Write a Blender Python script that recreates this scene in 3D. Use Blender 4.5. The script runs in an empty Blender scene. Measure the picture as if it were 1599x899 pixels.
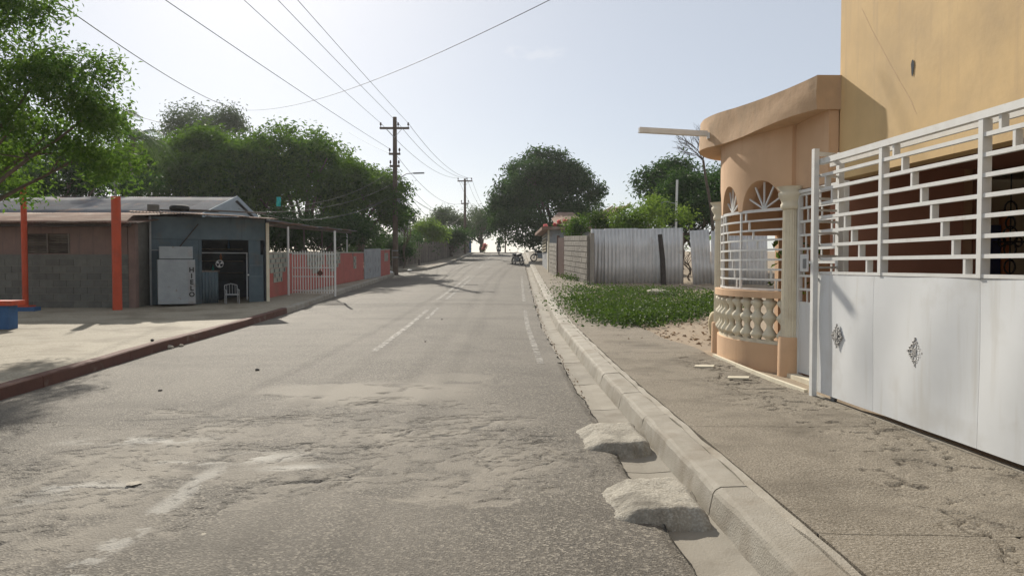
import bpy, bmesh, math, random
import numpy as np
from mathutils import Vector, Matrix

# ------------------------------------------------------------------ camera, sky, sun, exposure
scene = bpy.context.scene
col = scene.collection
R = math.radians
EYE = 1.6
PITCH = R(1.72)
FPX = 1180.0                      # focal length for a 1599 wide frame
cam_d = bpy.data.cameras.new('camera'); cam = bpy.data.objects.new('camera', cam_d); col.objects.link(cam)
cam.location = (0, 0, EYE); cam.rotation_euler = (R(90) - PITCH, 0, 0)
cam_d.sensor_width = 36; cam_d.lens = FPX / 1599 * 36
cam_d.clip_start = 0.05; cam_d.clip_end = 3000
scene.camera = cam
SUN_AZ, SUN_EL = R(-19.7), R(30.3)    # measured from +Y (up the street), negative = left
world = bpy.data.worlds.new('World'); scene.world = world; world.use_nodes = True
nt = world.node_tree; nt.nodes.clear()
sky = nt.nodes.new('ShaderNodeTexSky'); sky.sky_type = 'NISHITA'; sky.sun_disc = False
sky.sun_elevation = SUN_EL; sky.sun_rotation = SUN_AZ
sky.altitude = 0; sky.air_density = 0.8; sky.dust_density = 0.8; sky.ozone_density = 2.0
bg = nt.nodes.new('ShaderNodeBackground'); bg.inputs['Strength'].default_value = 0.073
# thin, sparse fair-weather cloud wisps over the whole dome
tc = nt.nodes.new('ShaderNodeTexCoord')
mp = nt.nodes.new('ShaderNodeMapping'); mp.inputs['Scale'].default_value = (1.0, 1.0, 2.6); mp.inputs['Location'].default_value = (0.35, 0.1, 0.2)
n1 = nt.nodes.new('ShaderNodeTexNoise'); n1.inputs['Scale'].default_value = 5.2; n1.inputs['Detail'].default_value = 7; n1.inputs['Roughness'].default_value = 0.62
cr = nt.nodes.new('ShaderNodeMapRange'); cr.inputs['From Min'].default_value = 0.665; cr.inputs['From Max'].default_value = 0.76; cr.inputs['To Max'].default_value = 0.5
mx = nt.nodes.new('ShaderNodeMix'); mx.data_type = 'RGBA'; mx.inputs[7].default_value = (9.5, 9.5, 9.6, 1)
nt.links.new(tc.outputs['Generated'], mp.inputs['Vector']); nt.links.new(mp.outputs['Vector'], n1.inputs['Vector'])
nt.links.new(n1.outputs['Fac'], cr.inputs['Value']); nt.links.new(cr.outputs['Result'], mx.inputs[0])
veil = nt.nodes.new('ShaderNodeMix'); veil.data_type = 'RGBA'; veil.inputs[0].default_value = .58; veil.inputs[7].default_value = (7.4, 7.6, 7.75, 1)      # thin high haze over the whole sky
nt.links.new(sky.outputs['Color'], veil.inputs[6]); nt.links.new(veil.outputs[2], mx.inputs[6]); nt.links.new(mx.outputs[2], bg.inputs['Color'])
wo = nt.nodes.new('ShaderNodeOutputWorld'); nt.links.new(bg.outputs['Background'], wo.inputs['Surface'])
sun_d = bpy.data.lights.new('sun', 'SUN'); sun_d.energy = 4.3; sun_d.angle = R(0.8); sun_d.color = (1.0, 0.93, 0.81)
sun = bpy.data.objects.new('sun', sun_d); col.objects.link(sun)
sdir = Vector((math.sin(SUN_AZ) * math.cos(SUN_EL), math.cos(SUN_AZ) * math.cos(SUN_EL), math.sin(SUN_EL)))
sun.rotation_euler = sdir.to_track_quat('Z', 'Y').to_euler(); sun.location = (-20, 40, 40)
vs = scene.view_settings; vs.view_transform = 'Standard'; vs.look = 'None'; vs.gamma = 1.0; vs.exposure = 0.45; vs.use_curve_mapping = False

cy = scene.cycles; cy.max_bounces = 6; cy.diffuse_bounces = 3; cy.glossy_bounces = 2; cy.transmission_bounces = 4; cy.transparent_max_bounces = 6; cy.volume_bounces = 0

# ------------------------------------------------------------------ helpers
rng = np.random.default_rng(11); random.seed(5)
U = random.uniform

_py = np.array([-60, -20, 0, 5, 10, 14, 18, 22.6, 30.5, 44, 67, 84, 91, 98, 110, 140, 200, 700.])
_pz = np.array([0, 0, 0, .01, .03, .08, .14, .27, .52, .98, 2.0, 2.95, 3.16, 3.1, 2.6, 1.0, -1.5, -4.])
_ty = np.arange(-60, 700, .25); _tz = np.interp(_ty, _py, _pz)
_k = np.exp(-.5 * (np.arange(-24, 25) * .25 / 1.8) ** 2); _k /= _k.sum()
_tz = np.convolve(np.pad(_tz, 24, 'edge'), _k, 'valid')
def zr(y): return np.interp(y, _ty, _tz) if isinstance(y, np.ndarray) else float(np.interp(y, _ty, _tz))   # street level along the street
def kx(y): return np.interp(y, [-8, 3.89, 10, 13.6, 17.7, 22.6, 30.5, 43.9, 67, 84, 120], [1.05, .96, .81, .76, .70, .72, .775, .89, 1.03, 1.07, 1.3])   # right asphalt edge
def lx(y): return np.interp(y, [-8, 8.8, 13.4, 23, 30.7, 38, 44, 46], [-5.6, -5.97, -6.3, -6.42, -6.72, -6.75, -6.95, -7.1])                          # left kerb foot
def ray(px, py):
    a, b = (px - 799.5) / FPX, (449.5 - py) / FPX
    return a, math.cos(PITCH) + b * math.sin(PITCH), -math.sin(PITCH) + b * math.cos(PITCH)
def P(px, py, Y):                       # survey: sight line through a photo point, at distance Y up the street
    a, c, d = ray(px, py); t = Y / c
    return Vector((a * t, Y, EYE + d * t))
def G(px, py, off=0.0):                 # survey: where that sight line meets the ground
    a, c, d = ray(px, py); hit = np.nonzero(EYE + d * _gy / c <= _gzr + off)[0]
    Y = float(_gy[hit[0]]) if len(hit) else 130.
    return Vector((a * Y / c, Y, zr(Y) + off))
_gy = np.arange(2.0, 130, .01); _gzr = np.interp(_gy, _ty, _tz)
def Zat(py, Y, px=800): return P(px, py, Y).z

# ---- numpy noise
_perm = rng.random((512, 512))
def vnoise(x, y):
    xi = np.floor(x).astype(int); yi = np.floor(y).astype(int); fx = x - xi; fy = y - yi
    fx = fx * fx * (3 - 2 * fx); fy = fy * fy * (3 - 2 * fy)
    p = lambda i, j: _perm[i % 512, j % 512]
    return (p(xi, yi) * (1 - fx) + p(xi + 1, yi) * fx) * (1 - fy) + (p(xi, yi + 1) * (1 - fx) + p(xi + 1, yi + 1) * fx) * fy
def fbm(x, y, o=5, g=.5):
    s = 0; a = 1; t = 0
    for i in range(o):
        s = s + a * vnoise(x * 2 ** i + 17.3 * i, y * 2 ** i + 5.1 * i); t += a; a *= g
    return s / t
def sst(a, b, x):
    t = np.clip((x - a) / (b - a), 0, 1); return t * t * (3 - 2 * t)
def cracks(x, y, cell, seed=0, warp=.35):
    """distance to the edges of a warped Voronoi net"""
    x = x + (fbm(x * 2.1 / cell + 3 + seed, y * 2.1 / cell) - .5) * 2 * warp * cell; y = y + (fbm(x * 2.3 / cell + 31, y * 2.3 / cell + 9 + seed) - .5) * 2 * warp * cell
    gx = np.floor(x / cell).astype(int); gy = np.floor(y / cell).astype(int)
    d1 = np.full(x.shape, 9.); d2 = np.full(x.shape, 9.)
    for i in (-1, 0, 1):
        for j in (-1, 0, 1):
            cx = gx + i; cy = gy + j
            sx = (cx + _perm[(cx + seed) % 512, cy % 512]) * cell; sy = (cy + _perm[cy % 512, (cx + 77 + seed) % 512]) * cell
            d = np.hypot(x - sx, y - sy); m = d < d1
            d2 = np.where(m, d1, np.minimum(d2, d)); d1 = np.where(m, d, d1)
    return d2 - d1

# ---- objects
def tag(o, label=None, cat=None, group=None, kind=None):
    if label: o['label'] = label
    if cat: o['category'] = cat
    if group: o['group'] = group
    if kind: o['kind'] = kind
    return o
_org = {}
def origin(o):
    v = Vector((0, 0, 0))
    while o is not None: v = v + o.location; o = o.parent
    return v
def thing(name, label, cat, loc=(0, 0, 0), group=None, rotz=0):
    o = bpy.data.objects.new(name, None); col.objects.link(o); o.location = loc; o.rotation_euler = (0, 0, rotz); o.empty_display_size = .2
    return tag(o, label, cat, group)
def link(name, me, parent=None, m=None, loc=(0, 0, 0), rot=(0, 0, 0), sc=(1, 1, 1)):
    if m is not None:
        me.materials.clear(); me.materials.append(m)
    o = bpy.data.objects.new(name, me); col.objects.link(o); o.parent = parent; o.location = loc; o.rotation_euler = rot; o.scale = sc
    return o
class MB:
    def __init__(s): s.v = []; s.f = []; s.sm = []
    def add(s, vs, fs, smooth=False):
        n = len(s.v); s.v += [tuple(v) for v in vs]; s.f += [tuple(i + n for i in f) for f in fs]; s.sm += [smooth] * len(fs); return s
    def obox(s, c, ax, ay, az):
        c = Vector(c); ax = Vector(ax); ay = Vector(ay); az = Vector(az)
        vs = [c + ax * i + ay * j + az * k for k in (-1, 1) for j in (-1, 1) for i in (-1, 1)]
        return s.add(vs, [(0, 2, 3, 1), (4, 5, 7, 6), (0, 1, 5, 4), (2, 6, 7, 3), (0, 4, 6, 2), (1, 3, 7, 5)])
    def box(s, x0, x1, y0, y1, z0, z1):
        return s.obox(((x0 + x1) / 2, (y0 + y1) / 2, (z0 + z1) / 2), ((x1 - x0) / 2, 0, 0), (0, (y1 - y0) / 2, 0), (0, 0, (z1 - z0) / 2))
    def bar(s, a, b, w, h=None, up=(0, 0, 1)):
        a = Vector(a); b = Vector(b); h = w if h is None else h; d = (b - a).normalized(); up = Vector(up)
        if abs(d.dot(up)) > .98: up = Vector((0, 1, 0))
        x = d.cross(up).normalized(); y = x.cross(d).normalized()
        return s.obox((a + b) / 2, x * w / 2, d * (b - a).length / 2, y * h / 2)
    def tube(s, pts, rad, n=8, caps=True, smooth=True):
        pts = [Vector(p) for p in pts]; rad = rad if isinstance(rad, (list, tuple)) else [rad] * len(pts); vs = []; fs = []
        ref = Vector((.3, .2, 1)).normalized()
        for i, p in enumerate(pts):
            d = (pts[min(i + 1, len(pts) - 1)] - pts[max(i - 1, 0)]).normalized()
            x = d.cross(ref)
            if x.length < .05: x = d.cross(Vector((1, 0, 0)))
            x.normalize(); y = d.cross(x)
            for k in range(n):
                a = 2 * math.pi * k / n; vs.append(p + (x * math.cos(a) + y * math.sin(a)) * rad[i])
        for i in range(len(pts) - 1):
            for k in range(n):
                fs.append((i * n + k, i * n + (k + 1) % n, (i + 1) * n + (k + 1) % n, (i + 1) * n + k))
        s.add(vs, fs, smooth)
        if caps:
            s.add([vs[k] for k in range(n)], [tuple(range(n))[::-1]]); s.add([vs[-n + k] for k in range(n)], [tuple(range(n))])
        return s
    def lathe(s, c, prof, n=14, smooth=True):
        return s.tube([Vector(c) + Vector((0, 0, z)) for r, z in prof], [r for r, z in prof], n, True, smooth) if False else s._lathe(c, prof, n, smooth)
    def _lathe(s, c, prof, n, smooth):
        c = Vector(c); vs = []; fs = []
        for r, z in prof:
            for k in range(n):
                a = 2 * math.pi * k / n; vs.append(c + Vector((r * math.cos(a), r * math.sin(a), z)))
        for i in range(len(prof) - 1):
            for k in range(n): fs.append((i * n + k, i * n + (k + 1) % n, (i + 1) * n + (k + 1) % n, (i + 1) * n + k))
        s.add(vs, fs, smooth); s.add(vs[:n], [tuple(range(n))[::-1]]); s.add(vs[-n:], [tuple(range(n))]); return s
    def prism(s, poly, d):
        """poly: closed list of 3-D points, extruded by d"""
        d = Vector(d); n = len(poly); a = [Vector(p) for p in poly]; b = [p + d for p in a]
        return s.add(a + b, [tuple(range(n))[::-1], tuple(range(n, 2 * n))] + [(i, (i + 1) % n, n + (i + 1) % n, n + i) for i in range(n)])
    def mesh(s, name, off=(0, 0, 0)):
        me = bpy.data.meshes.new(name); o = Vector(off)
        me.from_pydata([Vector(v) - o for v in s.v], [], s.f)
        me.polygons.foreach_set('use_smooth', s.sm); me.validate(); me.update()
        bm = bmesh.new(); bm.from_mesh(me); bmesh.ops.recalc_face_normals(bm, faces=bm.faces); bm.to_mesh(me); bm.free()
        return me
    def build(s, name, m, parent=None, base=None):
        """one mesh object; vertices were given in world space"""
        if parent is not None: off = origin(parent); loc = (0, 0, 0)
        else:
            off = Vector(base) if base is not None else Vector((sum(v[0] for v in s.v) / len(s.v), sum(v[1] for v in s.v) / len(s.v), min(v[2] for v in s.v))); loc = off
        return link(name, s.mesh(name, off), parent, m, loc)
def npmesh(name, v, f, attrs=None, smooth=True):
    v = np.asarray(v, np.float32); f = np.asarray(f, np.int32); me = bpy.data.meshes.new(name); k = f.shape[1]
    me.vertices.add(len(v)); me.vertices.foreach_set('co', v.ravel())
    me.loops.add(f.size); me.loops.foreach_set('vertex_index', f.ravel())
    me.polygons.add(len(f)); me.polygons.foreach_set('loop_start', np.arange(0, f.size, k, dtype=np.int32))
    me.polygons.foreach_set('use_smooth', np.full(len(f), smooth))
    for n, a in (attrs or {}).items():
        at = me.attributes.new(n, 'FLOAT', 'POINT'); at.data.foreach_set('value', np.asarray(a, np.float32).ravel())
    me.update(calc_edges=True); return me
def gridfaces(nr, nc, base=0):
    i = np.arange(nr - 1)[:, None] * nc + np.arange(nc - 1)[None, :]
    return np.stack([i, i + 1, i + nc + 1, i + nc], -1).reshape(-1, 4) + base

# ------------------------------------------------------------------ materials
def mat(name, c1, c2=None, rough=.8, scale=6., detail=5, bump=.0, bscale=40., fine=None, fscale=120., spec=.3, metal=0., rnd=0., stain=None, sscale=.8, smin=.55, smax=.75, streak=None, gap=None):
    m = bpy.data.materials.new(name); m.use_nodes = True; n = m.node_tree.nodes; l = m.node_tree.links; b = n['Principled BSDF']
    b.inputs['Roughness'].default_value = rough; b.inputs['Specular IOR Level'].default_value = spec; b.inputs['Metallic'].default_value = metal
    ge = n.new('ShaderNodeNewGeometry'); pos = ge.outputs['Position']
    def noise(sc, det=5, vec=None, ro=.6):
        x = n.new('ShaderNodeTexNoise'); x.inputs['Scale'].default_value = sc; x.inputs['Detail'].default_value = det; x.inputs['Roughness'].default_value = ro
        l.new(vec or pos, x.inputs['Vector']); return x.outputs['Fac']
    def ramp(s, a, bb, lo=0., hi=1.):
        x = n.new('ShaderNodeMapRange'); x.inputs['From Min'].default_value = a; x.inputs['From Max'].default_value = bb; x.inputs['To Min'].default_value = lo; x.inputs['To Max'].default_value = hi
        l.new(s, x.inputs['Value']); return x.outputs['Result']
    def mix(f, a, bb):
        x = n.new('ShaderNodeMix'); x.data_type = 'RGBA'
        if hasattr(f, 'links'): l.new(f, x.inputs[0])
        else: x.inputs[0].default_value = f
        for s, i in ((a, 6), (bb, 7)):
            if hasattr(s, 'links'): l.new(s, x.inputs[i])
            else: x.inputs[i].default_value = (*s, 1)
        return x.outputs[2]
    m['_'] = 0
    c = mix(ramp(noise(scale, detail), .3, .7), c1, c2 or tuple(v * .75 for v in c1))
    if fine is not None: c = mix(ramp(noise(fscale, 2), .45, .62), c, fine)
    if stain is not None: c = mix(ramp(noise(sscale, 6), smin, smax), c, stain)
    if streak is not None:
        mp = n.new('ShaderNodeMapping'); mp.inputs['Scale'].default_value = (5, 5, .35); l.new(pos, mp.inputs['Vector'])
        c = mix(ramp(noise(1.6, 5, mp.outputs['Vector']), .55, .75, 0, .8), c, streak)
    if gap is not None:
        ga_ = n.new('ShaderNodeAttribute'); ga_.attribute_name = 'gap'; c = mix(ga_.outputs['Fac'], c, gap)
    if rnd:
        oi = n.new('ShaderNodeObjectInfo'); hv = n.new('ShaderNodeHueSaturation'); l.new(ramp(oi.outputs['Random'], 0, 1, 1 - rnd, 1 + rnd), hv.inputs['Value']); l.new(c, hv.inputs['Color']); c = hv.outputs['Color']
    l.new(c, b.inputs['Base Color'])
    if bump:
        bp = n.new('ShaderNodeBump'); bp.inputs['Strength'].default_value = bump; bp.inputs['Distance'].default_value = .02
        l.new(noise(bscale, 6), bp.inputs['Height']); l.new(bp.outputs['Normal'], b.inputs['Normal'])
    m.node_tree['x'] = 0
    return m
def leafmat(name, a, b, trans=.45, rough=.5):
    m = bpy.data.materials.new(name); m.use_nodes = True; n = m.node_tree.nodes; l = m.node_tree.links; bs = n['Principled BSDF']
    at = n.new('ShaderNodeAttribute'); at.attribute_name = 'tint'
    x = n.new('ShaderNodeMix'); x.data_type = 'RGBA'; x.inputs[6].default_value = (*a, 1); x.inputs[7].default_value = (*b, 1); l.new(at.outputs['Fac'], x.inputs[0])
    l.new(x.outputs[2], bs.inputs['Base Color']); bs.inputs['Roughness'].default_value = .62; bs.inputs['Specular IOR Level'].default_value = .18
    t = n.new('ShaderNodeBsdfTranslucent'); hv = n.new('ShaderNodeHueSaturation'); hv.inputs['Hue'].default_value = .485; hv.inputs['Saturation'].default_value = 1.15; hv.inputs['Value'].default_value = 1.7
    l.new(x.outputs[2], hv.inputs['Color']); l.new(hv.outputs['Color'], t.inputs['Color'])
    ms = n.new('ShaderNodeMixShader'); ms.inputs[0].default_value = trans; l.new(bs.outputs[0], ms.inputs[1]); l.new(t.outputs[0], ms.inputs[2]); l.new(ms.outputs[0], n['Material Output'].inputs['Surface'])
    return m
M = {}
M['dirt'] = mat('dirt', (.30, .235, .165), (.22, .165, .11), .95, 3, bump=.5, bscale=25, fine=(.36, .29, .21), stain=(.17, .13, .09), sscale=.5)
M['conc'] = mat('sidewalk_concrete', (.235, .203, .158), (.168, .143, .109), .92, 3.2, detail=8, bump=.8, bscale=60, fine=(.33, .292, .238), fscale=75, stain=(.145, .124, .096), sscale=1.1, smin=.5, smax=.72, gap=(.07, .058, .045), spec=.15)
M['kerb'] = mat('kerb_concrete', (.36, .33, .28), (.275, .247, .20), .85, 4, detail=8, bump=.5, bscale=70, stain=(.22, .185, .14), sscale=2.2, smin=.5, smax=.72, rnd=.08)
M['gutter'] = mat('gutter_concrete', (.31, .283, .237), (.24, .215, .175), .9, 2.5, bump=.3, bscale=60, stain=(.17, .145, .11), sscale=1.6, smin=.52, smax=.7, rnd=.08)
M['ramp'] = mat('ramp_concrete', (.36, .33, .275), (.25, .225, .183), .9, 5, detail=8, bump=.8, bscale=45, fine=(.42, .39, .33), fscale=60, stain=(.15, .135, .11), sscale=3, smin=.5, smax=.68)
M['plaza'] = mat('plaza_concrete', (.32, .28, .215), (.24, .208, .153), .85, 3.5, detail=8, bump=.5, bscale=40, fine=(.37, .325, .25), fscale=30, stain=(.18, .15, .105), sscale=.9, smin=.48, smax=.7, rnd=.06)
M['redkerb'] = mat('oxide_red_kerb_paint', (.135, .062, .045), (.10, .05, .038), .85, 5, bump=.3, bscale=60, stain=(.22, .16, .12), sscale=2.5, smin=.6, smax=.75)
M['redpaint'] = mat('orange_red_post_paint', (.55, .085, .035), (.46, .07, .03), .6, 4, bump=.1, bscale=50, stain=(.35, .08, .04), sscale=2)
M['bluepaint'] = mat('blue_paint', (.05, .13, .28), (.04, .10, .22), .65, 5, bump=.15, bscale=40)
M['block'] = mat('grey_concrete_block', (.30, .275, .24), (.24, .22, .19), .95, 7, bump=.6, bscale=80, fine=(.34, .31, .27), rnd=.13, stain=(.18, .16, .13), sscale=1.2)
M['mortar'] = mat('mortar', (.24, .22, .19), (.19, .175, .15), .95, 10, bump=.4, bscale=80)
M['greyblock'] = mat('weathered_block', (.17, .165, .148), (.125, .122, .108), .95, 5, bump=.5, bscale=70, rnd=.15, stain=(.13, .13, .12), sscale=1.1)
M['plasterpink'] = mat('faded_pink_plaster', (.25, .165, .14), (.19, .13, .112), .9, 3, bump=.2, bscale=40, streak=(.12, .095, .085))
M['pink'] = mat('coral_pink_wall_paint', (.44, .13, .105), (.36, .11, .09), .85, 2.5, bump=.2, bscale=40, streak=(.25, .10, .08), stain=(.30, .13, .10), sscale=1.2)
M['breeze'] = mat('grey_green_screen_block', (.36, .36, .30), (.29, .29, .24), .9, 6, bump=.3, bscale=60, rnd=.08)
M['zinc'] = mat('galvanised_sheet', (.68, .67, .655), (.56, .555, .545), .42, 2.2, bump=.05, bscale=20, metal=.3, spec=.5, rnd=.10, stain=(.40, .34, .29), sscale=1.0, smin=.6, smax=.8)
M['rust'] = mat('rusted_roof_sheet', (.26, .18, .14), (.18, .11, .08), .9, 2.0, bump=.15, bscale=40, metal=.0, spec=.08, rnd=.18, stain=(.33, .28, .235), sscale=1.1, smin=.5, smax=.7)
M['roofgrey'] = mat('grey_roof_sheet', (.20, .205, .215), (.14, .14, .15), .9, 1.8, spec=.08, metal=.0, bump=.1, bscale=30, rnd=.18, stain=(.30, .22, .18), sscale=1.2, smin=.56, smax=.72)
M['peach'] = mat('peach_house_paint', (.64, .425, .265), (.56, .365, .222), .85, 1.3, bump=.10, bscale=22, stain=(.48, .31, .20), sscale=1.4, smin=.55, smax=.8, streak=(.55, .335, .20))
M['ochre'] = mat('ochre_house_paint', (.66, .47, .24), (.58, .405, .20), .85, 1.2, detail=8, bump=.10, bscale=14, stain=(.45, .325, .185), sscale=.8, smin=.5, smax=.8, streak=(.50, .355, .20))
M['fascia'] = mat('weathered_canopy_plaster', (.58, .395, .25), (.48, .325, .20), .9, 2.6, detail=8, bump=.22, bscale=14, stain=(.40, .29, .19), sscale=2.2, smin=.5, smax=.75, streak=(.42, .30, .20))
M['cream'] = mat('cream_column_paint', (.70, .64, .50), (.62, .56, .43), .75, 4, bump=.15, bscale=40, stain=(.52, .45, .34), sscale=3)
M['white'] = mat('white_enamel', (.70, .71, .715), (.63, .64, .64), .42, 1.1, spec=.4, bump=.03, bscale=4, stain=(.52, .505, .47), sscale=1.7, smin=.55, smax=.85, streak=(.56, .545, .51))
M['wsteel'] = mat('white_painted_steel', (.72, .72, .70), (.64, .63, .60), .5, 8, spec=.4, stain=(.50, .46, .40), sscale=5, smin=.62, smax=.8)
M['carwall'] = mat('carport_wall_paint', (.42, .20, .13), (.36, .17, .11), .85, 1.5, bump=.15, bscale=25)
M['orange'] = mat('orange_trim', (.58, .20, .08), (.5, .17, .07), .8, 3)
M['beige'] = mat('beige_wall', (.55, .46, .30), (.5, .41, .27), .85, 2)
M['bluedoor'] = mat('navy_blue_door', (.035, .05, .16), (.03, .04, .12), .5, 3)
M['iron'] = mat('black_iron', (.02, .02, .02), (.03, .028, .025), .5, 10)
M['castiron'] = mat('grey_cast_ornament', (.46, .45, .43), (.30, .29, .28), .5, 20, metal=.3, bump=.3, bscale=120)
M['tile'] = mat('porch_floor', (.36, .28, .22), (.3, .23, .18), .6, 3)
M['wood'] = mat('weathered_wood', (.20, .17, .145), (.13, .11, .095), .9, 4, bump=.5, bscale=30, rnd=.3, streak=(.09, .075, .065))
M['pole'] = mat('creosoted_pole', (.13, .095, .07), (.09, .065, .05), .9, 4, bump=.5, bscale=30, streak=(.2, .165, .135))
M['darkwood'] = mat('dark_wood', (.06, .05, .045), (.045, .036, .03), .9, 6, bump=.4, bscale=30)
M['shopblue'] = mat('blue_grey_shop_paint', (.105, .145, .17), (.075, .108, .13), .85, 2.2, bump=.2, bscale=30, stain=(.13, .12, .105), sscale=1.4, smin=.52, smax=.75, rnd=.12, streak=(.06, .075, .085))
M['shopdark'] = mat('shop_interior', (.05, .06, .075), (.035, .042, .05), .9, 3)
M['freezer'] = mat('pale_freezer_enamel', (.33, .36, .38), (.27, .295, .31), .5, 4, stain=(.22, .18, .15), sscale=5, smin=.62, smax=.72)
M['paleblue'] = mat('pale_blue_gable', (.36, .42, .46), (.3, .36, .40), .85, 3)
M['grey'] = mat('grey_paint', (.34, .35, .36), (.28, .29, .30), .7, 4, stain=(.24, .2, .17), sscale=3)
M['brown'] = mat('brown_metal_door', (.115, .06, .045), (.09, .048, .036), .6, 4)
M['steel'] = mat('grey_steel', (.30, .31, .32), (.24, .25, .26), .45, 5, metal=.6)
M['rubber'] = mat('black_rubber', (.018, .018, .018), (.025, .025, .025), .8, 5)
M['black'] = mat('black_plastic', (.025, .025, .028), (.02, .02, .02), .45, 5)
M['bikered'] = mat('dark_red_bike_paint', (.16, .02, .02), (.12, .015, .015), .35, 5)
M['stone'] = mat('pale_stone', (.44, .40, .33), (.33, .29, .23), .9, 8, bump=.5, bscale=50)
M['darkstone'] = mat('dark_asphalt_lump', (.09, .08, .075), (.06, .055, .05), .95, 12, bump=.6, bscale=60)
M['flake'] = mat('asphalt_flake', (.13, .118, .10), (.09, .082, .07), .9, 12, bump=.6, bscale=60)
M['sack'] = mat('pale_yellow_sacking', (.58, .50, .33), (.50, .42, .27), .9, 6, bump=.4, bscale=40)
M['teal'] = mat('teal_cloth', (.04, .42, .36), (.03, .34, .3), .8, 5)
M['wire'] = mat('wire', (.05, .05, .055), (.04, .04, .045), .6, 5)
M['insul'] = mat('brown_insulator', (.05, .03, .025), (.04, .025, .02), .3, 5)
M['cloth_dark'] = mat('dark_clothing', (.03, .035, .05), (.02, .024, .035), .9, 10)
M['skin'] = mat('brown_skin', (.16, .08, .05), (.13, .065, .04), .6, 10)
M['white_pl'] = mat('white_plastic', (.7, .7, .7), (.62, .62, .62), .5, 5)
M['bark'] = mat('grey_brown_bark', (.14, .11, .085), (.09, .07, .055), .95, 8, bump=.8, bscale=30)
M['palmbark'] = mat('palm_bark', (.2, .17, .14), (.14, .12, .1), .95, 8, bump=.6, bscale=30)
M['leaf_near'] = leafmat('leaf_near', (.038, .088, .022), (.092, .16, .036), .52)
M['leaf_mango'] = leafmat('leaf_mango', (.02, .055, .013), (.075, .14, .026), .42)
M['leaf_dark'] = leafmat('leaf_dark', (.016, .042, .014), (.045, .09, .026), .34)
M['leaf_grey'] = leafmat('leaf_grey', (.045, .07, .04), (.085, .115, .06), .35)
M['leaf_light'] = leafmat('leaf_light', (.05, .10, .025), (.11, .17, .04), .5)
M['leaf_weed'] = leafmat('leaf_weed', (.028, .062, .014), (.066, .11, .026), .3)
M['petal'] = leafmat('petal', (.50, .17, .16), (.62, .30, .26), .4)
M['palmleaf'] = leafmat('palm_leaf', (.045, .09, .03), (.09, .14, .05), .4)
M['drygrass'] = leafmat('dry_litter', (.2, .15, .09), (.12, .08, .05), .2)
def roadmat():
    m = bpy.data.materials.new('worn_asphalt'); m.use_nodes = True; n = m.node_tree.nodes; l = m.node_tree.links; b = n['Principled BSDF']
    pos = n.new('ShaderNodeNewGeometry').outputs['Position']
    def noise(s, d=4, ro=.6):
        x = n.new('ShaderNodeTexNoise'); x.inputs['Scale'].default_value = s; x.inputs['Detail'].default_value = d; x.inputs['Roughness'].default_value = ro; l.new(pos, x.inputs['Vector']); return x.outputs['Fac']
    def rg(s, a, c, lo=0., hi=1.):
        x = n.new('ShaderNodeMapRange'); x.inputs[1].default_value = a; x.inputs[2].default_value = c; x.inputs[3].default_value = lo; x.inputs[4].default_value = hi; l.new(s, x.inputs[0]); return x.outputs[0]
    def mix(f, a, c):
        x = n.new('ShaderNodeMix'); x.data_type = 'RGBA'; l.new(f, x.inputs[0])
        for s, i in ((a, 6), (c, 7)):
            if hasattr(s, 'links'): l.new(s, x.inputs[i])
            else: x.inputs[i].default_value = (*s, 1)
        return x.outputs[2]
    def att(k):
        a = n.new('ShaderNodeAttribute'); a.attribute_name = k; return a.outputs['Fac']
    vo = n.new('ShaderNodeTexVoronoi'); vo.inputs['Scale'].default_value = 75; l.new(pos, vo.inputs['Vector'])
    sp = n.new('ShaderNodeSeparateColor'); l.new(vo.outputs['Color'], sp.inputs[0])
    c = mix(rg(noise(.7, 5), .35, .65), (.122, .108, .089), (.088, .078, .064))
    c = mix(rg(sp.outputs[0], .55, .95), c, (.27, .242, .20))
    c = mix(rg(sp.outputs[1], .75, 1.0, 0, .75), c, (.06, .055, .05))
    # tyre-polished lanes and oil tone run along the street
    mp = n.new('ShaderNodeMapping'); mp.inputs['Scale'].default_value = (1.1, .05, 1); l.new(pos, mp.inputs['Vector'])
    ns = n.new('ShaderNodeTexNoise'); ns.inputs['Scale'].default_value = 1.3; ns.inputs['Detail'].default_value = 4; l.new(mp.outputs[0], ns.inputs['Vector'])
    c = mix(rg(ns.outputs['Fac'], .48, .68, 0, .5), c, (.155, .139, .115))
    mp2 = n.new('ShaderNodeMapping'); mp2.inputs['Scale'].default_value = (.25, 1.6, 1); l.new(pos, mp2.inputs['Vector'])
    ns2 = n.new('ShaderNodeTexNoise'); ns2.inputs['Scale'].default_value = 1.0; ns2.inputs['Detail'].default_value = 5; l.new(mp2.outputs[0], ns2.inputs['Vector'])
    c = mix(rg(ns2.outputs['Fac'], .52, .72, 0, .45), c, (.08, .07, .058))
    c = mix(att('dust'), c, (.245, .22, .182))
    c = mix(att('paint'), c, (.52, .50, .455))
    c = mix(att('gap'), c, (.055, .05, .044))
    l.new(c, b.inputs['Base Color']); b.inputs['Roughness'].default_value = .8; b.inputs['Specular IOR Level'].default_value = .16
    bp = n.new('ShaderNodeBump'); bp.inputs['Strength'].default_value = .7; bp.inputs['Distance'].default_value = .007
    ad = n.new('ShaderNodeMath'); l.new(vo.outputs['Distance'], ad.inputs[0]); l.new(noise(45, 4), ad.inputs[1])
    l.new(ad.outputs[0], bp.inputs['Height']); l.new(bp.outputs[0], b.inputs['Normal'])
    return m
M['road'] = roadmat()
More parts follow.
